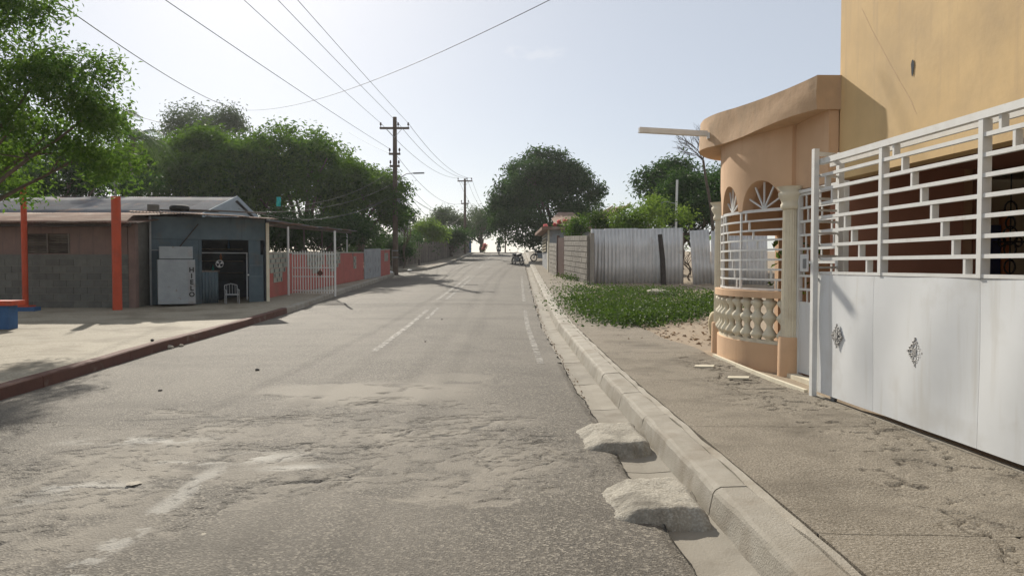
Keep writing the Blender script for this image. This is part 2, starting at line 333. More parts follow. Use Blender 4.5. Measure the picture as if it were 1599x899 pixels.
def wornpaint():
    m = bpy.data.materials.new('worn_road_paint'); m.use_nodes = True; n = m.node_tree.nodes; l = m.node_tree.links; b = n['Principled BSDF']
    b.inputs['Base Color'].default_value = (.27, .25, .215, 1); b.inputs['Roughness'].default_value = .75
    pos = n.new('ShaderNodeNewGeometry').outputs['Position']
    x = n.new('ShaderNodeTexNoise'); x.inputs['Scale'].default_value = 7; x.inputs['Detail'].default_value = 8; x.inputs['Roughness'].default_value = .72; l.new(pos, x.inputs['Vector'])
    r = n.new('ShaderNodeMapRange'); r.inputs[1].default_value = .42; r.inputs[2].default_value = .62; r.inputs[3].default_value = .15; r.inputs[4].default_value = .92; l.new(x.outputs['Fac'], r.inputs[0])
    t = n.new('ShaderNodeBsdfTransparent'); ms = n.new('ShaderNodeMixShader'); l.new(r.outputs[0], ms.inputs[0]); l.new(b.outputs[0], ms.inputs[1]); l.new(t.outputs[0], ms.inputs[2]); l.new(ms.outputs[0], n['Material Output'].inputs['Surface'])
    return m
M['paint'] = wornpaint()

# ------------------------------------------------------------------ terrain
ys = np.concatenate([np.arange(-60, 0, 4), np.arange(0, 60, .5), np.arange(60, 130, 2), np.arange(130, 320, 10)]).astype(float)
xs = np.concatenate([np.arange(-250, -40, 15), np.arange(-40, -10, 2), np.arange(-10, 12, .25), np.arange(12, 40, 2), np.arange(40, 255, 15)]).astype(float)
X, Y = np.meshgrid(xs, ys)
side = np.where(X > 0, sst(1.45, 1.75, X), sst(7.3, 7.8, -X))
side = np.where((X < 0) & (Y > 46) & (Y < 57), 0, side)
Z = zr(Y) - .10 + .21 * side + (fbm(X * .5, Y * .5) - .5) * .12 * sst(2.6, 5, np.abs(X)) * side
ground = link('ground', npmesh('ground', np.stack([X, Y, Z], -1).reshape(-1, 3), gridfaces(len(ys), len(xs))), None, M['dirt']); tag(ground, kind='structure')

# ------------------------------------------------------------------ road
def road_sheet():
    V = []; F = []; A = {'dust': [], 'paint': [], 'gap': []}; n = 0
    def relief(X, Y):
        # spalled thin surfacing: a ragged area of delaminated flakes in front of the viewer
        m = np.exp(-(((X + 2.3) / 2.5) ** 2 + ((Y - 6.3) / 1.75) ** 2) ** 1.5) + .95 * np.exp(-(((X + 1.1) / 1.5) ** 2 + ((Y - 7.0) / 1.5) ** 2) ** 2) + .55 * np.exp(-(((X + 3.3) / 1.0) ** 2 + ((Y - 5.0) / 1.2) ** 2) ** 2) + .5 * np.exp(-(((X + .1) / .8) ** 2 + ((Y - 6.2) / .8) ** 2) ** 2)
        m = np.clip(m, 0, 1) * sst(2.6, 3.6, Y)
        f = fbm(X * 1.3 + 4, Y * 1.5 + 2, 5, .5); g = fbm(X * 3.0 + 40, Y * 3.4 + 8, 5, .52)
        q = f * .68 + g * .32 + (m - .5) * .22
        h = np.zeros_like(X); lev = np.zeros_like(X)
        for t, dp in ((.525, .007), (.585, .008), (.65, .006)):
            s = sst(t - .003, t + .003, q) * sst(.06, .2, m); h -= dp * s; lev += s
        h += (fbm(X * 9, Y * 9, 3) - .5) * .003 * np.clip(lev, 0, 1)
        edge = np.zeros_like(X)
        for t in (.525, .585, .65): edge = np.maximum(edge, np.exp(-((q - t - .002) / .0022) ** 2) * sst(.06, .2, m))
        ck = cracks(X, Y, .55, 3); cm = sst(.25, .6, m) * sst(.42, .6, fbm(X * 1.1 + 9, Y * 1.1))
        cr = (1 - sst(.004, .018, ck)) * cm
        ck2 = cracks(X * .75 + 3, Y * 1.35, .8, 40, .6); cr = np.maximum(cr, (1 - sst(.006, .02, ck2)) * sst(.3, .6, m) * sst(.46, .56, fbm(X * 1.6 + 70, Y * 1.6, 4)))
        h -= cr * .008
        # smooth cement-coloured patch beyond it
        pm = np.exp(-(((X + 1.75 + .15 * (Y - 9)) / 1.35) ** 2 + ((Y - 9.1) / .85) ** 2) ** 2) * sst(.36, .52, fbm(X * 1.4 + 7, Y * 1.6, 5) + .12)
        pm2 = .55 * np.exp(-(((X + .7) / .7) ** 2 + ((Y - 10.2) / .8) ** 2) ** 2) * sst(.4, .55, fbm(X * 2 + 3, Y * 2, 5))
        h += .018 * sst(.15, .8, pm)
        h += (fbm(X * .6 + 20, Y * .6, 2) - .5) * .02 * sst(3, 5, Y)
        dust = np.clip(pm * 1.0 + pm2 + .60 * np.clip(lev * .6, 0, 1) * sst(.3, .6, fbm(X * 4, Y * 4, 4)) + .45 * m * sst(.45, .65, fbm(X * 1.3 + 12, Y * 1.3 + 5, 5)), 0, .95)
        # the last remains of the centre line and pale cement smears
        cl = np.interp(Y, [3, 4, 10], [-2.2, -2.24, -2.39])
        wear = sst(.49, .54, fbm(X * 6 + 3, Y * 4, 6, .65))
        pt = np.exp(-((X - cl + .02) / .09) ** 4) * wear * sst(6.3, 5.6, Y) * .42
        for (a, b_, sx, sy) in ((-3.35, 6.75, .55, .12), (-2.1, 6.2, .35, .16), (-3.1, 5.35, .35, .13), (-1.7, 5.9, .25, .1), (-3.6, 5.0, .4, .09), (-2.55, 6.05, .3, .07)):
            pt = np.maximum(pt, .6 * np.exp(-(((X - a) / sx) ** 2 + ((Y - b_ - (X - a) * .12) / sy) ** 2)) * sst(.485, .505, fbm(X * 5 + 1, Y * 7, 5, .55)))
        return h, dust, np.clip(pt, 0, .8), np.clip(np.maximum(edge * .55, cr * .85), 0, .95)
    def emit(ys, xf, det):
        nonlocal n
        X = np.stack([xf(y) for y in ys]); Y = np.repeat(ys[:, None], X.shape[1], 1)
        edge = sst(.5, 0, kx(Y) - X)
        jag = (fbm(Y * 3.1, Y * 0 + 3, 5, .6) - .5) * .12
        X = X + jag * edge
        Z = zr(Y) + .05 * np.exp(-((Y - 24.4) / .55) ** 2) * sst(-6.9, -6.0, X) - .02 * (X + 2.5) ** 2 / 9 + .02
        dust = .30 * np.exp(-((np.abs(Y - 24.4) - .75) / .18) ** 2) * sst(.4, .6, fbm(X * 1.5, Y * 1.5)) + .35 * sst(-5.2, -6.2, X) * sst(.45, .65, fbm(X * 2, Y * 2)) + .2 * sst(.5, .7, fbm(X * .7 + 50, Y * .4, 5)) + .25 * sst(.35, 0, kx(Y) - X) * sst(.4, .65, fbm(X * 3, Y * 3)); pt = X * 0; gp = X * 0
        gp = gp + .5 * np.exp(-((Y - 23.6 + .1 * fbm(X * 2, X * 0)) / .035) ** 2) + .35 * np.exp(-((Y - 25.3) / .03) ** 2)
        if det:
            h, d2, pt, g2 = relief(X, Y); fade = sst(12.0, 11.2, Y) * sst(2.5, 2.9, Y); Z = Z + h * fade; dust = np.maximum(dust, d2 * fade); pt = pt * fade; gp = np.maximum(gp, g2 * fade)
            e2 = sst(.08, 0.0, kx(Y) - X); Z = Z - e2 * .02
        V.append(np.stack([X, Y, Z], -1).reshape(-1, 3)); F.append(gridfaces(*X.shape, base=n)); n += X.size
        for k, a in (('dust', dust), ('paint', pt), ('gap', gp)): A[k].append(a.ravel())
    xl = lambda y: -9.0
    wide = lambda y: np.concatenate([[xl(y), -7.5], np.linspace(-6.6, kx(y) - .3, 30), kx(y) - np.array([.2, .1, .04, 0.])])
    fine = lambda y: np.concatenate([[xl(y), -7.5], np.linspace(-6.6, kx(y), 360)])
    emit(np.linspace(-8, 2.5, 22), wide, False)
    emit(np.concatenate([np.arange(2.5, 9, .016), np.arange(9, 12.01, .03)]), fine, True)
    emit(np.concatenate([np.arange(12, 30, .12), np.arange(30, 130, .6)]), wide, False)
    # skirt under the ragged right edge
    yy = np.arange(-8, 110, .12); jag = (fbm(yy * 3.1, yy * 0 + 3, 5, .6) - .5) * .12
    xe = kx(yy) + jag; ze = zr(yy) - .02 * (xe + 2.5) ** 2 / 9 + .02
    v = np.concatenate([np.stack([xe - .01, yy, ze], -1), np.stack([xe + .01, yy, ze - .11], -1)]); m = len(yy); i = np.arange(m - 1)
    V.append(v); F.append(np.stack([i, i + 1, i + m + 1, i + m], -1) + n)
    for k in A: A[k].append(np.full(len(v), .5 if k == 'gap' else 0.))
    return npmesh('road', np.concatenate(V), np.concatenate(F), {k: np.concatenate(a) for k, a in A.items()})
road = link('road', road_sheet(), None, M['road']); tag(road, kind='structure')
mb = MB(); mb.add([(-45, 47.2, zr(47.2) - .02), (-8.9, 47.2, zr(47.2) - .02), (-8.9, 55, zr(55.) - .02), (-45, 55, zr(55.) - .02)], [(0, 1, 2, 3)])
v = [(x, y, zr(float(y)) - .03) for y in np.linspace(46.5, 56, 12) for x in (-45, -8.95)]
mb = MB().add(v, [(2 * i, 2 * i + 1, 2 * i + 3, 2 * i + 2) for i in range(11)]); tag(mb.build('side_street', M['road']), kind='structure')

def roadz(x, y): return zr(float(y)) + .05 * math.exp(-((y - 24.4) / .55) ** 2) - .02 * (x + 2.5) ** 2 / 9 + .02
def marking(cx, y0, y1, w):
    ys = np.arange(y0, y1 + .01, .3); v = []
    for y in ys:
        for s in (-1, 1): v.append((cx(y) + s * w / 2, y, roadz(cx(y) + s * w / 2, y) + .005))
    mbk = MB().add(v, [(2 * i, 2 * i + 1, 2 * i + 3, 2 * i + 2) for i in range(len(ys) - 1)]); o = mbk.build('lane_marking', M['paint']); tag(o, kind='structure'); return o
ccx = lambda y: float(np.interp(y, [3, 10, 22.6, 44, 67, 84], [-2.22, -2.39, -2.49, -2.32, -2.17, -2.13]))
marking(ccx, 13.2, 22.4, .12)
marking(lambda y: ccx(y) + .25, 19.5, 23.2, .10)
marking(lambda y: ccx(y) - .12, 26.2, 44, .12); marking(lambda y: ccx(y) + .17, 26.2, 44, .12)
marking(ccx, 52, 60, .14); marking(ccx, 66, 84, .14)
marking(lambda y: float(kx(y)) - .33, 11.8, 22.5, .11); marking(lambda y: float(kx(y)) - .33, 25.5, 44, .11)

# ------------------------------------------------------------------ right gutter, kerb, sidewalk (slab by slab)
gut = MB(); yy = list(np.arange(-8, 104, 2.0))
tag_g = tag(MB().add([(float(kx(y)) - .2 + (1.9 if k else 0), y, zr(float(y)) - .095) for y in yy for k in (0, 1)], [(2 * i, 2 * i + 1, 2 * i + 3, 2 * i + 2) for i in range(len(yy) - 1)]).build('gutter', M['mortar']), kind='structure')
def strip(name, y0, y1, xsec, m, parent, step=.15, wob=.006, sd=0.):
    """a cast concrete length: xsec = [(dx, dz)] from the asphalt edge, swept from y0 to y1"""
    ys = np.linspace(y0, y1, max(2, int((y1 - y0) / step) + 1)); v = []; k = len(xsec)
    for y in ys:
        for j, (dx, dz) in enumerate(xsec):
            w = (vnoise(np.array([y * 5. + j * 9 + sd]), np.array([j * 3.7]))[0] - .5) * 2 * wob
            v.append((float(kx(y)) + dx + w, y, zr(float(y)) + dz + w * .7))
    f = [(i * k + j, i * k + (j + 1) % k, (i + 1) * k + (j + 1) % k, (i + 1) * k + j) for i in range(len(ys) - 1) for j in range(k)]
    f += [tuple(range(k)), tuple(range((len(ys) - 1) * k, len(ys) * k))[::-1]]
    return MB().add(v, f).build(name, m, parent)
y = -6.0; i = 0
while y < 98:
    L = U(1.7, 2.6); strip('gutter_slab', y, y + L - .015, [(-.08, -.05), (.17, -.06), (.36, -.045), (.36, -.09), (-.08, -.09)], M['gutter'], tag_g, .2, .008, i); y += L; i += 1
kerb = tag(bpy.data.objects.new('kerb', None), kind='structure'); col.objects.link(kerb)
kb = MB().add([(float(kx(y)) + (.40 if k else .62), y, zr(float(y)) + .10) for y in yy for k in (0, 1)], [(2 * i, 2 * i + 1, 2 * i + 3, 2 * i + 2) for i in range(len(yy) - 1)])
y = -6.0
while y < 98:
    L = U(.9, 1.6) if 6 < y < 40 else U(1.3, 2.4)
    sd = U(0, 50); dz = U(-.004, .004)
    strip('kerb_stone', y, y + L - U(.008, .02), [(.345, -.09), (.362, .0), (.385, .105 + dz), (.40, .128 + dz), (.425, .14 + dz), (.60, .15 + dz), (.613, .14 + dz), (.618, -.05)], M['kerb'], kerb, .07, .007, sd); y += L
sw = tag(bpy.data.objects.new('sidewalk', None), kind='structure'); col.objects.link(sw)
strip('edging', -6, 97, [(.624, .0), (.624, .135), (.685, .14), (.685, .0)], M['kerb'], sw, .25, .012, 3)
def slab(y0, y1, res, x1, name='paving_slab', m=None, parent=None, lo=None, amp=1.):
    nx = max(3, int(2.4 / res)); ny = max(3, int((y1 - y0) / res)); ys = np.linspace(y0, y1, ny); u = np.linspace(0, 1, nx)
    Y, Uu = np.meshgrid(ys, u, indexing='ij'); X0 = kx(Y) + .695; X1 = x1(Y); X = X0 + (X1 - X0) * Uu
    Z = zr(Y) + .147 + (fbm(X * .9, Y * .9, 4) - .5) * .03 * amp * sst(0, .25, X - X0)
    wear = fbm(X * 1.3 + 11, Y * 1.3 + 2, 5, .6)
    if res < .05:
        ck = cracks(X, Y, 1.15, 9, .5); ck2 = cracks(X, Y, .42, 21, .5)
        zone = sst(2.2, 2.75, X + .5 * (wear - .5)) * sst(13, 10.5, Y)
        c = np.maximum((1 - sst(.006, .022, ck)) * sst(.15, .5, zone + .15 * (wear > .56)), (1 - sst(.004, .015, ck2)) * zone * sst(.5, .6, wear))
        Z = Z - c * .02 + (fbm(X * 16, Y * 16, 4) - .5) * .009 * (.6 + zone)
        st = sst(.555, .562, wear) * zone; Z -= .012 * st; gapa = np.clip(np.maximum(c * .9, .75 * np.exp(-((wear - .558) / .006) ** 2) * zone), 0, 1)
    else: gapa = X * 0
    top = np.stack([X, Y, Z], -1).reshape(-1, 3)
    # turned-down rim so that the slab has thickness
    idx = np.concatenate([np.arange(nx), np.arange(1, ny) * nx + nx - 1, (ny - 1) * nx + np.arange(nx - 2, -1, -1), np.arange(ny - 2, 0, -1) * nx])
    k = len(idx); rim = np.concatenate([top[idx], top[idx] - [0, 0, .1]]); a = np.arange(k); b = (a + 1) % k; o_ = len(top)
    f = np.concatenate([gridfaces(ny, nx), np.stack([o_ + a, o_ + k + a, o_ + k + b, o_ + b], -1)])
    return link(name, npmesh(name, np.concatenate([top, rim]), f, {'gap': np.concatenate([gapa.ravel(), np.full(2 * k, .5)])}), parent or sw, m or M['conc'])
yb = 1.36 - 2.67 * 2; i = 0
def swx(Y): return np.interp(Y, [-8, 3, 8.3, 13, 16, 22, 36, 52, 100], [4.05, 3.68, 3.33, 3.02, 2.75, 2.6, 3.35, 3.2, 3.6]) + .05 * np.sin(Y * 2.1) * (Y > 11)
while yb < 96:
    slab(yb + .004, yb + 2.67 - .004, .022 if -1 < yb < 11 else .15, swx); yb += 2.67

# ------------------------------------------------------------------ left kerb and the raised plaza / pavement
lk = tag(bpy.data.objects.new('kerb', None), kind='structure'); col.objects.link(lk)
def lstrip(name, y0, y1, xsec, m, parent, f=lx, step=.4, wob=.006):
    ys = np.linspace(y0, y1, max(2, int((y1 - y0) / step) + 1)); v = []; k = len(xsec)
    for y in ys:
        for j, (dx, dz) in enumerate(xsec):
            w = (vnoise(np.array([y * 4. + j * 9]), np.array([j * 3.7]))[0] - .5) * 2 * wob
            v.append((float(f(y)) - dx + w, y, zr(float(y)) + dz + w))
    ff = [(i * k + j, i * k + (j + 1) % k, (i + 1) * k + (j + 1) % k, (i + 1) * k + j) for i in range(len(ys) - 1) for j in range(k)]
    ff += [tuple(range(k)), tuple(range((len(ys) - 1) * k, len(ys) * k))[::-1]]
    return MB().add(v, ff).build(name, m, parent)
y = -6.
while y < 21:
    L = U(2.2, 3.0); lstrip('kerb_stone', y, min(y + L, 21.5) - .01, [(0, -.12), (.012, .135), (.03, .15), (.16, .155), (.16, -.12)], M['redkerb'], lk); y += L
y = 21.5
while y < 46.4:
    L = U(1.5, 2.2); lstrip('kerb_stone', y, min(y + L, 46.6) - .012, [(0, -.12), (.012, .125), (.04, .145), (.2, .15), (.2, -.12)], M['kerb'], lk); y += L
pl = tag(bpy.data.objects.new('plaza', None), kind='structure'); col.objects.link(pl)
def pslab(x0, x1, y0, y1, f=None):
    ys = np.linspace(y0, y1, 8); u = np.linspace(0, 1, 8); Yg, Ug = np.meshgrid(ys, u, indexing='ij')
    X1 = (lx(Yg) - .168) if f else Yg * 0 + x1; X = x0 + (X1 - x0) * Ug
    Z = zr(Yg) + .145 + (fbm(X * .6, Yg * .6) - .5) * .02
    top = np.stack([X, Yg, Z], -1).reshape(-1, 3); nx = ny = 8
    idx = np.concatenate([np.arange(nx), np.arange(1, ny) * nx + nx - 1, (ny - 1) * nx + np.arange(nx - 2, -1, -1), np.arange(ny - 2, 0, -1) * nx])
    k = len(idx); rim = np.concatenate([top[idx], top[idx] - [0, 0, .1]]); a = np.arange(k); b = (a + 1) % k; o_ = len(top)
    link('paving_slab', npmesh('paving_slab', np.concatenate([top, rim]), np.concatenate([gridfaces(8, 8), np.stack([o_ + a, o_ + k + a, o_ + k + b, o_ + b], -1)])), pl, M['plaza'])
for y in np.arange(-6, 21.4, 1.5):
    for x in np.arange(-22, -7.4, 2.45):
        last = x > -9.9
        pslab(x + .0006, x + 2.4494, y + .0006, y + 1.4994, last)
y = 21.0
while y < 46:
    pslab(-9.5, 0, y + .006, min(y + 2.0, 46.5) - .006, True); y += 2.0
# far-left pavement after the side street, with its own rounded kerb
fk = [G(612, 424.5), G(640, 423.5), G(667, 421.3), G(684, 417.5), G(699, 413.3), G(716, 406.5), G(736, 396.5)]
fk = [(p.x, p.y) for p in fk]; fk.append((fk[-1][0] + .1, 97))
def offs(i, d):
    a = Vector(fk[max(i - 1, 0)]); b = Vector(fk[min(i + 1, len(fk) - 1)]); t = (b - a).normalized(); return Vector(fk[i]) + Vector((-t.y, t.x)) * d
fks = tag(bpy.data.objects.new('kerb', None), kind='structure'); col.objects.link(fks)
for i in range(len(fk) - 1):
    v = []
    for q in (i, i + 1):
        for d, dz in ((0, -.1), (.012, .14), (.04, .155), (.2, .16), (.2, -.1)):
            p = offs(q, d); v.append((p.x, p.y, zr(p.y) + dz))
    MB().add(v, [(j, (j + 1) % 5, 5 + (j + 1) % 5, 5 + j) for j in range(5)]).build('kerb_stone', M['kerb'], fks)
fs = tag(bpy.data.objects.new('sidewalk', None), kind='structure'); col.objects.link(fs)
for i in range(len(fk) - 1):
    a = offs(i, .205); b = offs(i + 1, .205); c = Vector((min(b.x, -6.2) - 2.6, b.y + (1.5 if i < 3 else 0))); d = Vector((min(a.x, -6.2) - 2.6, a.y + (1.5 if i < 4 else 0)))
    MB().prism([(p.x, p.y, zr(p.y) + .05) for p in (a, b, c, d)], (0, 0, .105)).build('paving_slab', M['conc'], fs)
# ------------------------------------------------------------------ the peach house on the right
def H(u, v, z): return Vector((3.36 - .0636 * u + v, 8.3 + u + .0636 * v, z))     # u along the front (up the street), v into the plot
hd = Vector((-.0635, .998, 0)); hn = Vector((.998, .0635, 0)); UP = Vector((0, 0, 1))
def hbox(mb, u0, u1, v0, v1, z0, z1):
    return mb.obox(H((u0 + u1) / 2, (v0 + v1) / 2, (z0 + z1) / 2), hd * (u1 - u0) / 2, hn * (v1 - v0) / 2, UP * (z1 - z0) / 2)
FL = .19
house = thing('house', 'peach and ochre house with curved balustraded bay and thick wavy canopy', 'house', H(2, 1, FL))
def hp(name, mb, m, parent=house): return mb.build(name, m, parent)
# bay curve between the two columns
cA = Vector((3.45, 12.35)); cB = Vector((3.69, 9.95)); bow = .34
def bay(t, off=0.):                      # t 0 far column .. 1 near column ; off > 0 outwards
    p = cA.lerp(cB, t); d = (cB - cA).normalized(); nrm = Vector((d.y, -d.x)); nrm = nrm if nrm.x < 0 else -nrm
    return p + nrm * (bow * 4 * t * (1 - t) + off)
def bayband(mb, off0, off1, z0, z1, n=28, t0=0., t1=1., zlo=None):
    """curved wall strip; zlo(t) may cut arches out of its lower edge"""
    v = []
    for i in range(n + 1):
        t = t0 + (t1 - t0) * i / n; a = bay(t, off0); b = bay(t, off1); zl = zlo(t) if zlo else z0
        v += [(a.x, a.y, zl), (b.x, b.y, zl), (b.x, b.y, z1), (a.x, a.y, z1)]
    f = [(4 * i + j, 4 * i + (j + 1) % 4, 4 * i + 4 + (j + 1) % 4, 4 * i + 4 + j) for i in range(n) for j in range(4)]
    return mb.add(v, f + [(0, 1, 2, 3), tuple(4 * n + k for k in (3, 2, 1, 0))])
hp('plinth', bayband(MB(), -.10, .06, FL - .2, .53), M['peach'])
balu = thing  # (name kept free)
rail = hp('rail', bayband(MB(), -.14, .10, 1.155, 1.245), M['peach'])
sill = hp('baluster_kerb', bayband(MB(), -.06, .03, .53, .575), M['cream'])
prof = [(.055, .575), (.055, .60), (.095, .63), (.10, .66), (.045, .74), (.04, .77), (.045, .80), (.098, .87), (.10, .90), (.045, .96), (.042, .98), (.05, 1.02), (.097, 1.08), (.092, 1.11), (.055, 1.13), (.055, 1.155)]
for i in range(11):
    p = bay((i + .55) / 11.1, -.015); hp('baluster', MB().lathe((p.x, p.y, 0), prof, 12), M['cream'])
arc_c = (.155, .46, .795); arc_r = .125
def arch(t):
    for c, r in zip(arc_c, (.115, .135, .15)):
        if abs(t - c) < r: return 2.36 + math.sqrt(max(0, 1 - ((t - c) / r) ** 2)) * .40
    return 2.36
hp('arched_wall', bayband(MB(), -.14, .02, 0, 3.5, 120, 0, 1.0, arch), M['peach'])
gr = hp('window_grille', bayband(MB(), -.012, .012, 2.33, 2.37, 20, .03, .97), M['wsteel'])
nrow = 8; zs = [1.27 + (2.35 - 1.27) * k / nrow for k in range(nrow + 1)]
for k in range(nrow): hp('bar', bayband(MB(), -.012, .012, zs[k] - .013, zs[k] + .013, 20, .03, .97), M['wsteel'], gr)
for t in (.04, .33, .62, .965):
    p = bay(t); hp('bar', MB().box(p.x - .014, p.x + .014, p.y - .014, p.y + .014, 1.27, 2.35), M['wsteel'], gr)
for k in range(nrow):                     # short staggered bars stepping down across the grille
    for t in (.10 + .028 * k, .38 + .028 * k, .67 + .034 * k):
        p = bay(t); hp('bar', MB().box(p.x - .012, p.x + .012, p.y - .012, p.y + .012, zs[nrow - 1 - k] + .013, zs[nrow - k] - .013), M['wsteel'], gr)
for c, r in zip(arc_c, (.115, .135, .15)):     # fanlights
    for a in (25, 58, 90, 122, 155):
        q = c + r * .9 * math.cos(R(a)); p0 = bay(c, -.05); p1 = bay(q, -.05)
        hp('fan_bar', MB().bar((p0.x, p0.y, 2.37), (p1.x, p1.y, 2.37 + .37 * math.sin(R(a))), .02), M['wsteel'], gr)
# columns
def column(c, zb):
    shaft = MB(); n = 40; v = []; fz = (.66, 2.34)
    for z in fz:
        for k in range(n):
            a = 2 * math.pi * k / n; r = (.118 if z < 1 else .104) * (1 - (.07 if k % 2 else 0)); v.append((c.x + r * math.cos(a), c.y + r * math.sin(a), z))
    shaft.add(v, [(k, (k + 1) % n, n + (k + 1) % n, n + k) for k in range(n)])
    o = hp('column', shaft, M['cream'])
    MB().lathe((c.x, c.y, 0), [(.12, 2.33), (.135, 2.35), (.135, 2.39), (.12, 2.41), (.13, 2.44), (.165, 2.50), (.165, 2.54), (.14, 2.56), (.19, 2.62)], 24).build('capital', M['cream'], o)
    MB().lathe((c.x, c.y, 0), [(.155, zb), (.15, .64), (.145, .665)], 24).build('pedestal', M['peach'], o)
    return o
column(cA + Vector((-.02, .03)), FL - .2); column(cB + Vector((-.04, -.05)), FL - .2)
# canopy: a thick uneven slab that follows the bay
outl = [H(.70, .30, 0), H(1.25, .17, 0), H(1.9, .06, 0), H(2.6, -.02, 0), H(3.2, -.08, 0), H(3.75, -.09, 0), H(4.2, 0, 0), H(4.55, .22, 0), H(4.75, .62, 0), H(4.8, 1.4, 0)]
def catmull(p, n=8):
    out = []
    for i in range(len(p) - 1):
        a, b, c, d = p[max(i - 1, 0)], p[i], p[i + 1], p[min(i + 2, len(p) - 1)]
        for k in range(n):
            t = k / n; out.append(.5 * ((2 * b) + (c - a) * t + (2 * a - 5 * b + 4 * c - d) * t * t + (3 * b - a - 3 * c + d) * t ** 3))
    return out + [p[-1]]
oc = catmull(outl, 14); v = []; m_ = 7
for i, p in enumerate(oc):
    s = i / (len(oc) - 1); zt = 3.85 - .04 * math.sin(s * 9) ; zb_ = 3.42 + .03 * math.sin(s * 11 + 1)
    for j in range(m_):
        w = j / (m_ - 1); z = zb_ + (zt - zb_) * w; wob = (vnoise(np.array([i * .22]), np.array([j * .7]))[0] - .5) * .008 + .010 * math.sin(s * 11 + j * .5)
        q = p + Vector((-wob, 0, 0)); v.append((q.x, q.y, z))
    q = H(max(.7, (p.y - 8.3)), 2.2, 0); v += [(q.x + 1.2, p.y, zt - .02), (q.x + 1.2, p.y, zb_ + .03)]
k = m_ + 2
f = [(i * k + j, i * k + (j + 1) % k, (i + 1) * k + (j + 1) % k, (i + 1) * k + j) for i in range(len(oc) - 1) for j in range(k)] + [tuple(range(k)), tuple(range((len(oc) - 1) * k, len(oc) * k))[::-1]]
fs_ = [q for q in f if len(q) == 4 and all(x % k < m_ for x in q)]; can = hp('canopy', MB().add(v, [q for q in f if q not in set(fs_)]).add(v, fs_, True), M['fascia'])
s0 = H(3.45, .0, 3.60)
sp = MB(); e0 = s0 + Vector((-.12, .02, 0)); e1 = Vector((1.93, 11.55, 3.62))
sp.bar(s0, e0, .10, .09).bar(e0, e1, .10, .015)
for sgn in (-1, 1):
    sp.bar(e0 + Vector((0, sgn * .045, .035)), e1 + Vector((0, sgn * .045, .035)), .012, .07)
sp.build('rain_spout', M['wsteel'], can)
# body walls
hp('door_side_wall', hbox(MB(), .72, 1.75, .46, .58, 2.58, 3.46), M['peach'])
hp('upper_wall', hbox(MB(), -9, .72, .585, .78, 2.62, 6.6), M['ochre'])
hp('end_wall', hbox(MB(), .52, .718, .78, 7, 3.3, 6.6), M['ochre'])
hp('rear_wall', hbox(MB(), -9, 4.6, 6.9, 7.1, FL - .3, 6.58), M['ochre'])
hp('far_wall', hbox(MB(), 4.35, 4.5, 1.4, 6.9, FL - .3, 3.44), M['peach'])
hp('porch_lintel', hbox(MB(), 4.32, 4.46, .45, 1.398, 2.1, 3.42), M['peach'])
hp('roof_slab', hbox(MB(), -9, .7, .6, 7.05, 6.6, 6.75), M['fascia'])
hp('low_roof', hbox(MB(), .73, 4.45, 1.0, 6.9, 3.45, 3.6), M['fascia'])
hp('carport_ceiling', hbox(MB(), -9, .9, .79, 6.9, 2.78, 2.9), M['carwall'])
hp('porch_wall', hbox(MB(), 1.0, 4.35, 2.3, 2.45, FL - .3, 3.44), M['peach'])
hp('carport_wall', hbox(MB(), .80, .95, .60, 2.2, FL - .3, 2.778), M['carwall'])
hp('alcove_wall', hbox(MB(), 1.9, 2.05, 2.51, 6.9, FL - .3, 2.778), M['beige'])
hp('alcove_side', hbox(MB(), .96, 1.9, 2.46, 2.5, FL - .3, 2.778), M['carwall'])
hp('floor', hbox(MB(), -9, 4.4, .3, 6.9, FL - .25, FL - .02), M['tile'])
hp('near_wall', hbox(MB(), -9, -8.8, .8, 6.9, FL - .3, 2.78), M['beige'])
d = hp('interior_door', hbox(MB(), 1.84, 1.9, 2.6, 3.02, FL - .02, 2.1), M['bluedoor'])
hbox(MB(), 1.81, 1.84, 2.8, 2.82, FL, 2.1).build('mullion', M['grey'], d); hbox(MB(), 1.80, 1.835, 2.62, 3.0, 1.75, 1.78).build('push_bar', M['grey'], d)
d2 = hp('interior_door', hbox(MB(), 1.84, 1.9, 3.16, 3.45, FL - .02, 2.15), M['bluedoor'])
for (a, b, z0, z1) in ((3.03, 3.15, FL, 2.4), (3.46, 3.56, FL, 2.35), (2.6, 3.02, 2.11, 2.4)): hp('door_trim', hbox(MB(), 1.83, 1.9, a, b, z0, z1), M['orange'])
# the slim white side door between the near column and the gate post
dr = hp('side_door', hbox(MB(), .30, 1.42, .44, .47, FL + .03, 1.12), M['white'])
for a, b in ((.26, .30), (1.42, 1.46)): hbox(MB(), a, b, .42, .48, FL, 2.56).build('door_frame', M['wsteel'], dr)
hbox(MB(), .30, 1.42, .42, .48, 2.52, 2.56).build('door_frame', M['wsteel'], dr)
for k in range(9):
    z = 1.12 + (2.5 - 1.12) * k / 8; hbox(MB(), .30, 1.42, .44, .465, z - .015, z + .015).build('bar', M['wsteel'], dr)
for k in range(8):
    z = 1.12 + 1.38 * k / 8
    for u in (.5, .85, 1.22): hbox(MB(), u - .012 + .05 * (k % 3), u + .012 + .05 * (k % 3), .445, .46, z, z + .17).build('bar', M['wsteel'], dr)
hbox(MB(), 1.16, 1.38, .425, .44, 1.52, 1.74).build('lock_plate', M['white'], dr); hbox(MB(), 1.20, 1.28, .415, .425, 1.56, 1.68).build('lock', M['steel'], dr)
hbox(MB(), .2, 1.55, .30, .43, FL - .1, FL + .01).build('threshold', M['cream'], dr)
